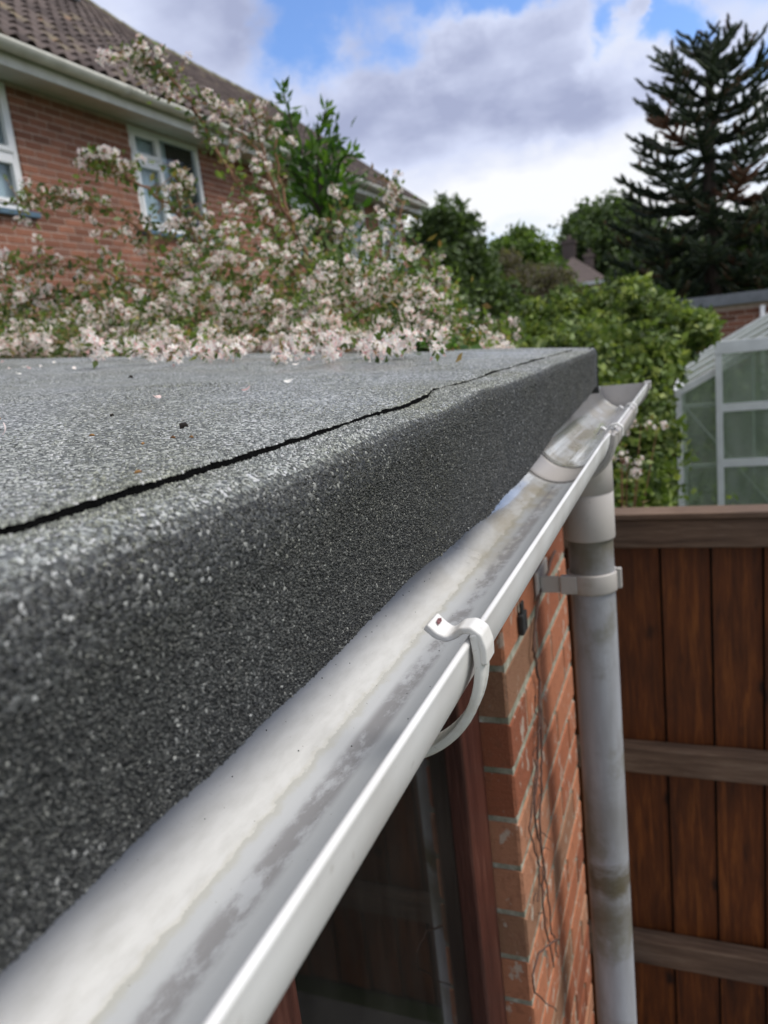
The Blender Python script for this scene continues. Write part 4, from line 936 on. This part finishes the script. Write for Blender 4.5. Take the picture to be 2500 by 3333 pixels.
# ------------------------------------------------------------------ taller green shrub with pointed leaves
ps = thing('privet_bush', (-1.25, 3.0, GZ), 'bright green pointed leaf bush rising above the blossom against the sky', 'bush')
lf = []; ld = []
PST = [((700,640,2.6),(690,480,2.6),(660,380,2.6),(635,300,2.6),(622,235,2.6),(610,190,2.6)),
       ((700,640,2.6),(700,480,2.6),(690,380,2.6),(685,310,2.6),(695,270,2.6),(705,230,2.6)),
       ((700,640,2.65),(715,480,2.6),(725,400,2.6),(735,345,2.6),(765,328,2.6)),
       ((700,640,2.65),(690,450,2.6),(665,360,2.6),(640,300,2.6),(612,262,2.6)),
       ((700,640,2.7),(680,450,2.6),(640,380,2.6),(605,340,2.55),(598,270,2.55)),
       ((700,640,2.7),(710,470,2.65),(700,400,2.65),(705,340,2.62),(732,295,2.6)),
       ((700,640,2.7),(740,520,2.7),(750,460,2.7),(752,410,2.7)),
       ((700,640,2.7),(670,500,2.7),(620,440,2.7),(600,390,2.7))]
for st in PST:
    st = S_(*st); st = [Vector((-1.25, 3.0, GZ)), *st]; P_ = []
    for a, b_ in zip(st[:-1], st[1:]):
        for f in np.linspace(0, 1, 7)[:-1]: P_.append(a.lerp(b_, f))
    P_.append(st[-1]); n = len(P_); b = MB(); b.tube(P_, [.012*(1-f)+.0015 for f in np.linspace(0,1,n)], 5); b.build('stem', M['leaf_p'] if False else M['bark'], ps, smooth=True)
    for i in range(8, n):
        f = i/n; dirv = (P_[min(i+1,n-1)]-P_[i-1]).normalized()
        for _ in range(3 if f > .7 else 8):
            rr_ = random.gauss(0, .055 if f < .7 else .006)
            o3 = Vector((random.gauss(0,1),random.gauss(0,1),random.gauss(0,.7))).normalized(); lf.append(tuple(P_[i].lerp(P_[max(i-1,0)], random.random())+o3*abs(rr_))); ld.append(tuple((o3*.9+dirv*.7)))
V, F = leafset(np.array(lf), .048, asp=.36, outdir=np.array(ld)*2.0, jitter=.5); link('leaves', fastmesh('leaves', V, F, M['leaf_p']), ps, kind='stuff')

# ------------------------------------------------------------------ the house
HX = -5.8; HY0, HY1 = 2.6, 17.0; EZ = 2.755
house = thing('brick_house', (-8.8, 10, GZ), 'long two storey red brick house with brown pantile roof and white windows', 'house')
wins = [(4.68, 6.10), (7.79, 9.18), (11.6, 14.75), (15.45, 16.75)]; WZ0, WZ1 = 1.60, 2.745
ops = [(a-HY0, WZ0-GZ, b_-HY0, WZ1-GZ) for a, b_ in wins]
brick_wall(house, HX, HY0, GZ, HY1-HY0, EZ-GZ, ops, M['hbrick'], M['hmortar'], 300, seed=9,
           score=lambda u, z: (HX**2+(HY0+u)**2+(GZ+z-1.6)**2*1.5)+(200 if (HY0+u) < 5.4 or GZ+z < .3 else 0))
b = MB(); b.box((-11.8, HY0, GZ), (HX-.3, HY0+.2, EZ)); b.box((-11.8, HY1-.2, GZ), (HX-.105, HY1, EZ)); b.add([(-11.8,HY1,EZ),(HX,HY1,EZ),(-8.8,HY1,5.4),(-11.8,HY1-.2,EZ),(HX,HY1-.2,EZ),(-8.8,HY1-.2,5.4)], [(0,1,2),(5,4,3),(0,2,5,3),(2,1,4,5)])
b.box((-12, HY0+.2, GZ), (-11.8, HY1-.2, EZ)); b.build('gable_walls', M['hbrick'], house)
b = MB(); b.box((HX-1.2, HY0+.2, 0.1), (HX-1.1, HY1-.2, EZ-.01)); b.build('room_wall', M['room'], house)
for wi, (a, c) in enumerate(wins):
    fr = MB(); x0, x1 = HX-.09, HX-.02; t_ = .06
    fr.box((x0,a,WZ0), (x1,a+t_,WZ1)); fr.box((x0,c-t_,WZ0), (x1,c,WZ1)); fr.box((x0,a+t_,WZ1-t_), (x1,c-t_,WZ1)); fr.box((x0,a+t_,WZ0), (x1,c-t_,WZ0+t_))
    wo = fr.build('window', M['upvc'], house); bevel(wo, .008)
    cells = []
    if wi == 0:
        ms = a+.70; zr = WZ0+.50; cells = [(a+t_, ms-.03, WZ0+t_, WZ1-t_, 0), (ms+.03, c-t_, WZ0+t_, zr-.03, 1), (ms+.03, c-t_, zr+.03, WZ1-t_, 1)]
    elif wi == 1:
        ms = a+.56; zr = WZ1-.36; cells = [(a+t_, ms-.03, WZ0+t_, zr-.03, 1), (a+t_, ms-.03, zr+.03, WZ1-t_, 1), (ms+.03, c-t_, WZ0+t_, WZ1-t_, 0)]
    else:
        ms = (a+c)/2; zr = WZ1-.36; cells = [(a+t_, ms-.03, WZ0+t_, zr-.03, 1), (a+t_, ms-.03, zr+.03, WZ1-t_, 1), (ms+.03, c-t_, WZ0+t_, WZ1-t_, 0)]
    mu = MB(); mu.box((x0+.004, ms-.03, WZ0+t_), (x1-.004, ms+.03, WZ1-t_))
    (mu.box((x0+.006, (ms+.03 if wi == 0 else a+t_), zr-.03), (x1-.006, (c-t_ if wi == 0 else ms-.03), zr+.03)))
    link('mullion', mu.mesh('mullion', M['upvc']), wo, loc=(0,0,0))
    for (y0, y1, z0, z1, sash) in cells:
        if sash:
            s_ = MB(); e = .045; xs0, xs1 = x1-.03, x1+.014
            s_.box((xs0,y0,z0),(xs1,y0+e,z1)); s_.box((xs0,y1-e,z0),(xs1,y1,z1)); s_.box((xs0,y0+e,z1-e),(xs1,y1-e,z1)); s_.box((xs0,y0+e,z0),(xs1,y1-e,z0+e))
            link('sash', s_.mesh('sash', M['upvc']), wo, loc=(0,0,0)); y0 += e; y1 -= e; z0 += e; z1 -= e
        p = MB(); p.box((x0+.03, y0, z0), (x0+.036, y1, z1)); link('pane', p.mesh('pane', M['wglass']), wo, loc=(0,0,0))
    if wi in (0, 1):
        cu = MB(); n = 60; y0, y1 = (a, c+.25) if wi == 0 else (a, a+.80); vs = []
        for i in range(n+1): f = i/n; vs += [(HX-.125+.015*math.sin(f*45), y0+(y1-y0)*f, WZ0-.05), (HX-.125+.015*math.sin(f*45), y0+(y1-y0)*f, WZ1-.02)]
        cu.add(vs, [(2*i, 2*i+2, 2*i+3, 2*i+1) for i in range(n)]); cu.build('net_curtain', M['curtain'], house, smooth=True)
    sl = MB(); sl.box((HX-.015, a-.06, WZ0-.055), (HX+.06, c+.06, WZ0-.002)); o = sl.build('window_sill', M['sill'], house); bevel(o, .006)
# eaves: soffit, fascia, gutter
b = MB(); b.add([(HX,HY0,EZ),(HX,HY1+.1,EZ),(-5.42,HY1+.1,2.70),(-5.42,HY0,2.70),(HX,HY0,EZ+.02),(HX,HY1+.1,EZ+.02),(-5.42,HY1+.1,2.72),(-5.42,HY0,2.72)], [(0,1,2,3),(7,6,5,4),(1,5,6,2),(0,3,7,4)]); b.build('soffit', M['soffit'], house)
b = MB(); b.box((-5.42,HY0,2.695),(-5.395,HY1+.1,2.86)); b.build('fascia_board', M['gut_cream'], house)
b = MB(); vs = []; fs = []; A = np.linspace(PI, 2*PI, 14)
prof = [(.076*math.cos(a), .076*math.sin(a)) for a in A]+[(.070*math.cos(a), .070*math.sin(a)) for a in A[::-1]]; k = len(prof)
for y in (HY0, HY1+.1): vs += [(-5.318+x, y, 2.862+z) for x, z in prof]
b.add(vs, [(j, (j+1)%k, k+(j+1)%k, k+j) for j in range(k)]+[tuple(range(k))[::-1], tuple(range(k, 2*k))]); b.build('house_gutter', M['gut_cream'], house, smooth=True)
for yy in (7.2, 9.9, 12.4, 15.0):
    b = MB(); pts = [(-5.318+.080*math.cos(a), yy, 2.862+.080*math.sin(a)) for a in A]; 
    for d in (-.03, 0, .03): b.tube([(p[0], p[1]+d, p[2]) for p in pts], .008, 6)
    b.build('gutter_joint', M['gut_cream'], house, smooth=True)
# roof
RX, RZ = -8.8, 5.60
def ridge_dz(y): return interp(y, [(2,.40),(9,.36),(11.1,.21),(12.3,.08),(14.3,.02),(17.3,0)])
def roofp(f, y, h=0.0):      # f 0 eave .. 1 ridge
    x = -5.33+(RX+5.33)*f; z = 2.885+(RZ-2.885)*f+ridge_dz(y)*f; sl = Vector((.62, 0, .78)); return Vector((x, y, z))+sl*h
b = MB(); vs = []; n = 30
for i in range(n+1):
    y = HY0-.1+(HY1+.3-HY0)*i/n; vs += [tuple(roofp(0, y, -.02)), tuple(roofp(1, y, -.02)), (-12.3, y, 2.88)]
b.add(vs, [(3*i, 3*i+3, 3*i+4, 3*i+1) for i in range(n)]+[(3*i+1, 3*i+4, 3*i+5, 3*i+2) for i in range(n)]); b.build('roof_slope', M['under'], house)
def tile_mesh():
    b = MB(); prof = []; W_ = .205
    for i in range(9):
        f = i/8; prof.append((W_*f, .020+.026*math.sin(f*2*PI-.6) if True else 0))
    vs = []
    for (v, lift) in ((0, .028), (.235, .002)):
        for (u, h) in prof: vs.append((u, v, h+lift))
    for (u, h) in prof: vs.append((u, .003, h+.030-.018))
    k = 9; fs = [(i, i+1, k+i+1, k+i) for i in range(8)]+[(2*k+i, 2*k+i+1, i+1, i) for i in range(8)]
    return b.add(vs, fs)
tb = tile_mesh(); tme = tb.mesh('roof_tile', M['tile'], False); TV = np.array(tb.v)
tiles = []; L0 = (Vector((RX,0,RZ))-Vector((-5.33,0,2.885))).length; rows = int(L0/.21)+1
for r in range(rows):
    y = HY0-.05; 
    while y < HY1+.22: tiles.append((r, y)); y += .186
def tile_mat(r, y):
    f0 = r*.21/L0; p = roofp(f0, y); q = roofp(min(1, f0+.21/L0), y); V_ = (q-p).normalized(); U_ = Vector((0,1,0)); N_ = U_.cross(V_); N_ = -N_ if N_.z < 0 else N_
    # local x along the eaves (flipped so S rolls away), local y up the slope
    return Matrix(((U_.x,V_.x,N_.x,p.x),(U_.y,V_.y,N_.y,p.y),(U_.z,V_.z,N_.z,p.z),(0,0,0,1)))
def tscore(t): p = roofp(t[0]*.21/L0, t[1]); return p.length+(100 if (p.x/p.y < -1.0 or p.z/p.y > .56) else 0)
tiles.sort(key=tscore)
for t in tiles[:300]:
    m_ = tile_mat(*t); o = link('roof_tile', tme, house, loc=(0,0,0)); m_.translation -= Vector(house.location); m_ = m_ @ Matrix.Rotation(random.uniform(-.02,.02), 4, 'Z'); o.matrix_local = m_
VV = []; FF = []; kk = 0
for t in tiles[300:]:
    m_ = np.array(tile_mat(*t) @ Matrix.Rotation(random.uniform(-.02,.02), 4, 'Z')); VV.append(TV @ m_[:3,:3].T+m_[:3,3]); FF.append(np.array(tb.f)+kk); kk += len(TV)
link('distant_roof_tiles', fastmesh('distant_roof_tiles', np.concatenate(VV), np.concatenate(FF), M['tile']), house, kind='stuff')
y = HY0
while y < HY1+.15:
    b = MB(); b.tube([tuple(roofp(1, y, .0)+Vector((0,0,-.02))), tuple(roofp(1, y+.44, .0)+Vector((0,0,-.02)))], [.125,.115], 10); b.build('ridge_tile', M['moss'], house, smooth=True); y += .45
b = MB()
for i in range(12):
    f0, f1 = i/12, (i+1)/12; p, q = roofp(f0, HY1+.28, .03), roofp(f1, HY1+.28, .03); b.bar(p, q, .10, .07)
b.build('verge_trim', M['moss'], house)
# roof vent and vent pipe
b = MB(); p = sight(120, 5); r0 = roofp(.68, 9.42, .03); b.box((-.15,-.18,0),(.12,.18,.16)); o = b.build('roof_vent', M['garage_edge'], house); o.location = r0-Vector(house.location)+Vector((0,0,.0)); bevel(o, .03)
vp = MB(); c = sight(857, 388, 16.9); vp.tube([(c.x, 16.9, c.z-.9), (c.x, 16.9, c.z)], .055, 10); vp.tube([(c.x,16.9,c.z-.62),(c.x,16.9,c.z-.45)], [.16,.06], 10); vp.build('vent_pipe', M['garage_edge'], house, smooth=True)

# ------------------------------------------------------------------ monkey puzzle tree
MY = 20.0; mx = .0250*MY; mz0, mz1 = GZ, .297*MY
mk = thing('monkey_puzzle_tree', (mx, MY, GZ), 'tall dark monkey puzzle tree with upcurved rope like branches against the sky', 'tree')
b = MB(); b.tube([(mx,MY,GZ),(mx+.03,MY,0),(mx-.02,MY,3),(mx,MY,mz1-.45)], [.26,.20,.13,.05], 10); b.build('trunk', M['bark'], mk, smooth=True)
def spiky(P_, r, VV, FF, VD, dens=1.0):
    """short stiff triangular leaves all round a branch"""
    for i in range(len(P_)-1):
        a, c = P_[i], P_[i+1]; d = (c-a); L = d.length
        if L < 1e-4: continue
        d /= L; m = max(1, int(L*dens*85)); u = d.orthogonal().normalized(); v = d.cross(u)
        for _ in range(m):
            t = random.random(); ang = random.uniform(0, 2*PI); o = u*math.cos(ang)+v*math.sin(ang); rr_ = r[i]*(1-t)+r[i+1]*t; p = a+d*(L*t)+o*rr_*.5; s = o.cross(d)*.022
            tipp = p+o*rr_*.75+d*rr_*.9; VD.append((tuple(p+s), tuple(p-s), tuple(tipp)))
LV = []; DV = []
zz = mz1-.75; lvl = 0
while zz > -.35:
    f = (mz1-zz)/(mz1+.35)       # 0 top .. 1 bottom
    R_ = interp(zz, [(-.3,2.0),(1,2.35),(2.2,2.30),(3.2,2.0),(3.9,1.65),(4.5,1.5),(4.8,1.15),(5.2,.60)]); nb = 7+int(2*min(1, f*2.0)); ph = random.uniform(0, 6)
    for k in range(nb):
        a = ph+k*2*PI/nb+random.uniform(-.25,.25); Lr = R_*random.uniform(.86,1.04); rise0 = interp(zz, [(2,-.10),(3,.02),(4,.30),(4.7,.60),(5.2,.95)]); P_ = []
        n = 11; zc = zz+random.uniform(-.05,.05)
        for i in range(n+1):
            t = i/n; sag = -(.10+.75*f)*Lr*.35*math.sin(t*PI*.85); up = rise0*Lr*t*.8+.42*Lr*.35*t**3
            P_.append(Vector((mx+math.cos(a)*Lr*t, MY+math.sin(a)*Lr*t, zc+sag+up))+Vector((0,0,.03*math.sin(t*9+k))))
        r = [.050+.030*math.sin(PI*min(1,t/.9)) if t < .9 else .06 for t in np.linspace(0,1,n+1)]; r[-1] = .03
        b = MB(); b.tube(P_, [q*.55 for q in r], 6); dead = random.random() < .02
        br = b.build('branch', M['monkey_d'] if dead else M['monkey'], mk, smooth=True)
        spiky(P_, r, None, None, DV if dead else LV)
        # side branchlets
        sb = MB(); ns = int(5+Lr*4.2)
        for q in range(ns):
            t = .30+.66*q/ns+random.uniform(-.04,.04); i = min(int(t*n), n-1); p = P_[i].lerp(P_[i+1], t*n-i); sd = 1 if q % 2 else -1
            fw = (P_[i+1]-P_[i]).normalized(); sv = Vector((-math.sin(a), math.cos(a), 0))*sd; l2 = random.uniform(.30,.62)*(.5+.5*R_/3); Q = []
            for j in range(6):
                tt = j/5; Q.append(p+sv*l2*tt*.85+fw*l2*tt*.75+Vector((0,0,.20*l2*tt*tt-.12*l2*f*math.sin(tt*PI)+random.gauss(0,.008))))
            rq = [.035,.05,.056,.056,.048,.02]; sb.tube(Q, [w_*.55 for w_ in rq], 5); spiky(Q, rq, None, None, DV if (dead or random.random() < .09) else LV)
        link('branchlets', sb.mesh('branchlets', M['monkey_d'] if dead else M['monkey'], True), br, loc=(0,0,0), kind='stuff')
    zz -= .35+.06*random.random(); lvl += 1
for nm, arr, mt in (('scale_leaves', LV, M['monkey']), ('dead_scale_leaves', DV, M['monkey_d'])):
    V = np.array(arr).reshape(-1,3); link(nm, fastmesh(nm, V, np.arange(len(V)).reshape(-1,3), mt), mk, kind='stuff')

# ------------------------------------------------------------------ trees and far houses
def P3(px, py, Y): return sight(px, py, Y)
def lob(px, py, Y, rx, rz, ry=None): c = P3(px, py, Y); return (c.x, c.y, c.z, rx, ry or rx, rz)
tree('oak_tree', 'dark green spreading tree just right of the brick house gable', 'tree', (P3(970,700,22).x, 22, GZ),
     [lob(965,490,22,.85,.75), lob(930,540,22,.9,.9), lob(1005,560,22,.75,.8), lob(960,600,22,1.3,1.2), lob(1000,480,22,.35,.3), lob(1035,570,22.5,.5,.6), lob(1000,680,22,1.8,1.1), lob(910,650,22,1.3,1.6)], 30000, .17, M['leaf_d'], .2)
tree('ash_tree', 'pale green rounded tree behind the brown leaved tree', 'tree', (P3(1130,640,32).x, 32, GZ),
     [lob(1130,545,32,.95,.9), lob(1105,580,32,1.3,1.2), lob(1155,580,32,1.2,1.1), lob(1072,560,32,.6,.6), lob(1130,640,32,2.2,1.4)], 16000, .2, M['leaf_l'], .2)
tree('copper_leaved_tree', 'dull brown leaved tree between the dark and pale trees', 'tree', (P3(1095,680,24).x, 24, GZ),
     [lob(1090,600,24,1.1,.65), lob(1060,625,24,1.0,.75), lob(1140,620,24,1.2,.6), lob(1100,670,24,2.0,1.0)], 16000, .14, M['leaf_r'], .15)
tree('lime_tree', 'round dark green tree rising behind the small chimneyed house', 'tree', (P3(1320,600,40).x, 40, GZ),
     [lob(1310,480,40,1.5,1.3), lob(1270,510,40,1.5,1.3), lob(1345,510,40,1.7,1.5), lob(1300,560,40,2.6,2.0), lob(1370,570,40,2.4,2.2), lob(1235,560,40,.9,1.0)], 26000, .26, M['leaf_d'], .3)
tree('conifer_hedge', 'dark hedge like conifers below and behind the monkey puzzle', 'hedge', (.9, 23, GZ),
     [lob(1430,610,23,1.3,1.2), lob(1520,600,23,1.6,1.3), lob(1620,590,23,1.8,1.5), lob(1380,640,23,1.2,.8), lob(1700,590,23,1.6,1.6)], 22000, .2, M['leaf_d'], .15)
tree('boundary_hedge', 'low green hedge running behind the big shrub', 'hedge', (-1.5, 11.5, GZ),
     [(-3.6,11.5,-1.0,1.2,.6,1.2), (-2.2,11.5,-.9,1.2,.6,1.2), (-.6,11.6,-1.1,1.3,.6,1.1), (-4.6,11.5,-1.0,1.0,.6,1.4), (-1.4,10.6,-1.3,1.0,.6,1.0)], 16000, .10, M['leaf_d'], .06)
far = tree('distant_woodland', 'distant', 'woodland', (0, 120, GZ), [(x_, 120+random.uniform(-6,6), GZ+3, 9, 5, 5.5+random.uniform(-1,1)) for x_ in range(-110, 120, 12)], 26000, 1.1, M['leaf_d'], .1, limbs=1)
for ch in list(far.children):
    if ch.name.startswith(('trunk', 'limbs')): bpy.data.objects.remove(ch)
for ch in list(far.children):
    mw = Vector(far.location); ch.parent = None; ch.location = (0,0,0); ch.name = 'distant_woodland'; tag(ch, 'distant low line of dark trees along the horizon', 'woodland', kind='stuff')
bpy.data.objects.remove(far)
# small house with chimneys
FYh = 35.0
sh_ = thing('distant_house', (-4.6, FYh, GZ), 'distant brown roofed house with brick chimney between the trees', 'house')
ap = P3(1222,558,FYh); el = P3(1165,608,FYh); er = P3(1308,605,FYh)
b = MB(); zE = er.z; b.box((el.x+.1, FYh, GZ), (er.x-.25, FYh+7, zE)); b.build('wall', M['hbrick'], sh_)
b = MB(); A_ = (ap.x, FYh+2.2, ap.z+.2); B_ = (ap.x+.1, FYh+5.5, ap.z+.2); e = .25
b.add([(el.x-e,FYh-e,zE),(er.x+.05,FYh-e,zE),(er.x+.05,FYh+7+e,zE),(el.x-e,FYh+7+e,zE),A_,B_], [(0,1,4),(1,2,5,4),(2,3,5),(3,0,4,5),(3,2,1,0)]); b.build('roof', M['tile'], sh_)
b = MB(); b.box((P3(1240,612,FYh).x, FYh-.36, zE-.12), (er.x+.08, FYh-.26, zE+.02)); b.build('eaves_gutter', M['upvc'], sh_)
for (px, py, w_, lowpy) in ((1228,519,.55,580), (1272,548,.40,590)):
    c = P3(px, py, FYh+2.5); b = MB(); b.box((c.x-w_/2, FYh+2.3, zE), (c.x+w_/2, FYh+3, c.z)); b.box((c.x-w_/2-.05, FYh+2.25, c.z-.16), (c.x+w_/2+.05, FYh+3.05, c.z-.05)); b.tube([(c.x,FYh+2.6,c.z),(c.x,FYh+2.6,c.z+.22)], .11, 8); b.build('chimney', M['tile'], sh_)
# roof behind the monkey puzzle
h2 = thing('neighbour_house', (4, 34, GZ), 'brown roofed house half hidden behind the monkey puzzle tree', 'house')
b = MB(); b.box((-.6, 30, GZ), (9, 38, 1.2)); b.build('wall', M['hbrick'], h2)
b = MB(); b.add([(-1.0,29.6,1.2),(9.4,29.6,1.2),(9.4,38.4,1.2),(-1.0,38.4,1.2),(1.5,34,3.35),(7,34,3.35)], [(0,1,5,4),(1,2,5),(2,3,4,5),(3,0,4),(3,2,1,0)]); b.build('roof', M['tile'], h2)
# garage
GY = 12.0
ga = thing('brick_garage', (2, GY+2, GZ), 'flat roofed brick garage with grey fascia behind the greenhouse', 'garage')
class XF:  # the garage front faces the viewer (-y): build bricks in wall space, then turn it
    pass
gx0, gx1, gzt = -.30, 5.0, .02
cells = brick_cells(gx1-gx0, gzt-GZ, [])
ub = unit_brick(M['hbrick']); Vb = np.array(ub.v)
turned = MB(); turned.add([(v[1], -v[0], v[2]) for v in ub.v], ub.f); tme2 = turned.mesh('brick', M['hbrick'])
cells.sort(key=lambda c: abs(gx0+c[0]-.7)*.5+abs(GZ+c[1]))
for (u, z, l) in cells[:220]:
    o = link('brick', tme2, ga, loc=Vector((gx0+u, GY-.006, GZ+z))-Vector(ga.location)); o.scale = (l, 1, 1)
st = MB()
for (u, z, l) in cells[220:]: st.add([(v[1]*l+gx0+u, -v[0]+GY-.006, v[2]+GZ+z) for v in ub.v], ub.f)
st.build('distant_bricks', M['hbrick'], ga, kind='stuff')
b = MB(); b.box((gx0+.01, GY, GZ), (gx1-.01, GY+5, gzt)); b.build('wall', M['hmortar'], ga)
b = MB(); b.box((gx0-.1, GY-.12, gzt+.003), (gx1+.1, GY+5.1, gzt+.15)); b.build('roof', M['garage_edge'], ga)
b = MB(); b.tube([(.915, GY-.08, GZ), (.915, GY-.08, gzt-.05)], .035, 10); b.build('rain_pipe', M['upvc'], ga, smooth=True)

# ------------------------------------------------------------------ big green shrub
b_l = [lob(1120,745,4.1,.18,.13), lob(1170,715,4.2,.20,.17), lob(1265,700,4.3,.22,.17), lob(1350,680,4.3,.20,.17), lob(1450,705,4.2,.20,.13), lob(1500,712,4.3,.13,.10), lob(1180,780,4.0,.26,.20), lob(1300,800,3.9,.32,.24),
       lob(1365,820,4.0,.18,.24), lob(1385,625,4.4,.05,.09), lob(1215,640,4.4,.05,.08), lob(1330,640,4.4,.08,.07), lob(1320,910,3.7,.28,.32), lob(1230,860,3.7,.3,.3), lob(1340,980,3.6,.26,.30), lob(1280,1060,3.4,.32,.35), lob(1110,810,3.9,.22,.22), lob(1375,1090,3.5,.14,.25),
       lob(1435,765,4.1,.13,.13), lob(1375,870,4.0,.10,.2)]
b_l += [(-.35,3.7,-1.5,.6,.45,.7)]
bush = tree('leafy_shrub', 'big bright green leafy shrub beyond the roof corner and fence', 'shrub', (-.3, 4.0, GZ), b_l, 40000, .045, M['leaf_b'], .03, limbs=24, asp=.6)
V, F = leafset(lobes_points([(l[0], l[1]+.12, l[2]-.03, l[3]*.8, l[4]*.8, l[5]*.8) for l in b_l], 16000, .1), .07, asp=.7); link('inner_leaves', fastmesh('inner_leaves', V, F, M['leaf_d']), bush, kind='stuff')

# ------------------------------------------------------------------ greenhouse
GHY = 5.0; gh = thing('greenhouse', (.92, 6.2, GZ), 'aluminium framed greenhouse with gable end and sliding door', 'greenhouse')
xl, xr, ze, zr, xc = -.075, 1.915, -.475, .045, .92
def bar(name, p, q, w_, h_, par=gh, up=(0,0,1)): b = MB(); b.bar(p, q, w_, h_, up); return b.build(name, M['alu'], par)
for yy in (GHY, GHY+2.5):
    bar('corner_post', (xl,yy,GZ), (xl,yy,ze), .035, .035, up=(0,1,0)); bar('corner_post', (xr,yy,GZ), (xr,yy,ze), .035, .035, up=(0,1,0))
    bar('gable_rafter', (xl-.01,yy,ze), (xc,yy,zr), .04, .04); bar('gable_rafter', (xr+.01,yy,ze), (xc,yy,zr), .04, .04)
    bar('glazing_bar', (.50,yy,GZ), (.50,yy,-.17), .022, .03, up=(0,1,0)); bar('glazing_bar', (1.35,yy,GZ), (1.35,yy,-.17), .022, .03, up=(0,1,0))
bar('gutter_bar', (xl,GHY,ze), (xl,GHY+2.5,ze), .05, .04); bar('gutter_bar', (xr,GHY,ze), (xr,GHY+2.5,ze), .05, .04); bar('ridge_bar', (xc,GHY-.02,zr), (xc,GHY+2.52,zr), .06, .05)
for i in range(1, 4):
    y = GHY+.625*i
    for x0 in (xl, xr): bar('glazing_bar', (x0,y,GZ), (x0,y,ze), .022, .03, up=(0,1,0)); bar('roof_bar', (x0,y,ze), (xc,y,zr), .022, .03)
bar('brace', (-.045,GHY+.02,-.555), (.43,GHY+.02,-1.19), .022, .010); bar('brace', (1.9,GHY+.02,-.555), (1.42,GHY+.02,-1.19), .022, .010)
for z_ in (-.56, -.93): bar('side_rail', (xl+.02,GHY+.03,z_), (.14,GHY+.03,z_), .02, .022)
# glass
pg = [[(xl,GHY,GZ),(.5,GHY,GZ),(.5,GHY,-.175),(xl,GHY,ze)], [(1.35,GHY,GZ),(xr,GHY,GZ),(xr,GHY,ze),(1.35,GHY,-.18)], [(.5,GHY,GZ),(1.35,GHY,GZ),(1.35,GHY,-.18),(xc,GHY,zr),(.5,GHY,-.175)]]
for f in pg:
    for yy in (0, 2.5):
        b = MB(); n = len(f); b.add([(p[0],p[1]+yy,p[2]) for p in f]+[(p[0],p[1]+yy+.004,p[2]) for p in f], [tuple(range(n)), tuple(range(2*n-1,n-1,-1))]+[(i,(i+1)%n,n+(i+1)%n,n+i) for i in range(n)]); b.build('pane', M['gglass'], gh)
for i in range(4):
    y0, y1 = GHY+.625*i+.012, GHY+.625*(i+1)-.012
    for x0 in (xl, xr):
        b = MB(); b.box((x0-.002,y0,GZ),(x0+.002,y1,ze-.02)); b.build('pane', M['gglass'], gh)
        b = MB(); b.add([(x0,y0,ze),(x0,y1,ze),(xc,y1,zr),(xc,y0,zr),(x0,y0,ze+.004),(x0,y1,ze+.004),(xc,y1,zr+.004),(xc,y0,zr+.004)], [(0,1,2,3),(7,6,5,4),(0,4,5,1),(1,5,6,2),(2,6,7,3),(3,7,4,0)]); b.build('pane', M['gglass'], gh)
dr = MB(); yd = GHY-.05
dr.build('door', M['alu'], gh) if False else None
d = MB(); d.bar((.148,yd,GZ+.02),(.148,yd,-.200),.036,.03,(0,1,0)); d.bar((.80,yd,GZ+.02),(.80,yd,-.200),.036,.03,(0,1,0)); d.bar((.128,yd,-.226),(1.75,yd,-.226),.040,.07)
door = d.build('sliding_door', M['alu'], gh)
for z_, h_ in ((-.575,.045), (-.905,.045), (-1.5,.045), (-2.2,.06)):
    b = MB(); b.bar((.166,yd,z_),(.782,yd,z_),.028,h_); link('door_rail', b.mesh('door_rail', M['alu']), door, loc=(0,0,0))
b = MB(); b.box((.166,yd-.002,GZ+.05),(.782,yd+.002,-.26)); link('door_pane', b.mesh('door_pane', M['gglass']), door, loc=(0,0,0))
# plants inside and beyond the greenhouse
tree('greenhouse_plants', 'green tomato like plants growing inside the greenhouse', 'plants', (1.0, 6.3, GZ), [(.45,6.2,-1.75,.35,.8,.5), (1.4,6.2,-1.7,.35,.8,.5)], 7000, .08, M['leaf_b'], .01, limbs=6)
tree('laurel_hedge', 'dark green hedge standing behind the greenhouse', 'hedge', (1.6, 9.3, GZ), [(.4,9.2,-1.5,1.0,.5,.9), (1.8,9.4,-1.5,1.1,.5,.95), (3.2,9.4,-1.4,1.1,.5,1.0)], 16000, .09, M['leaf_b'], .05)
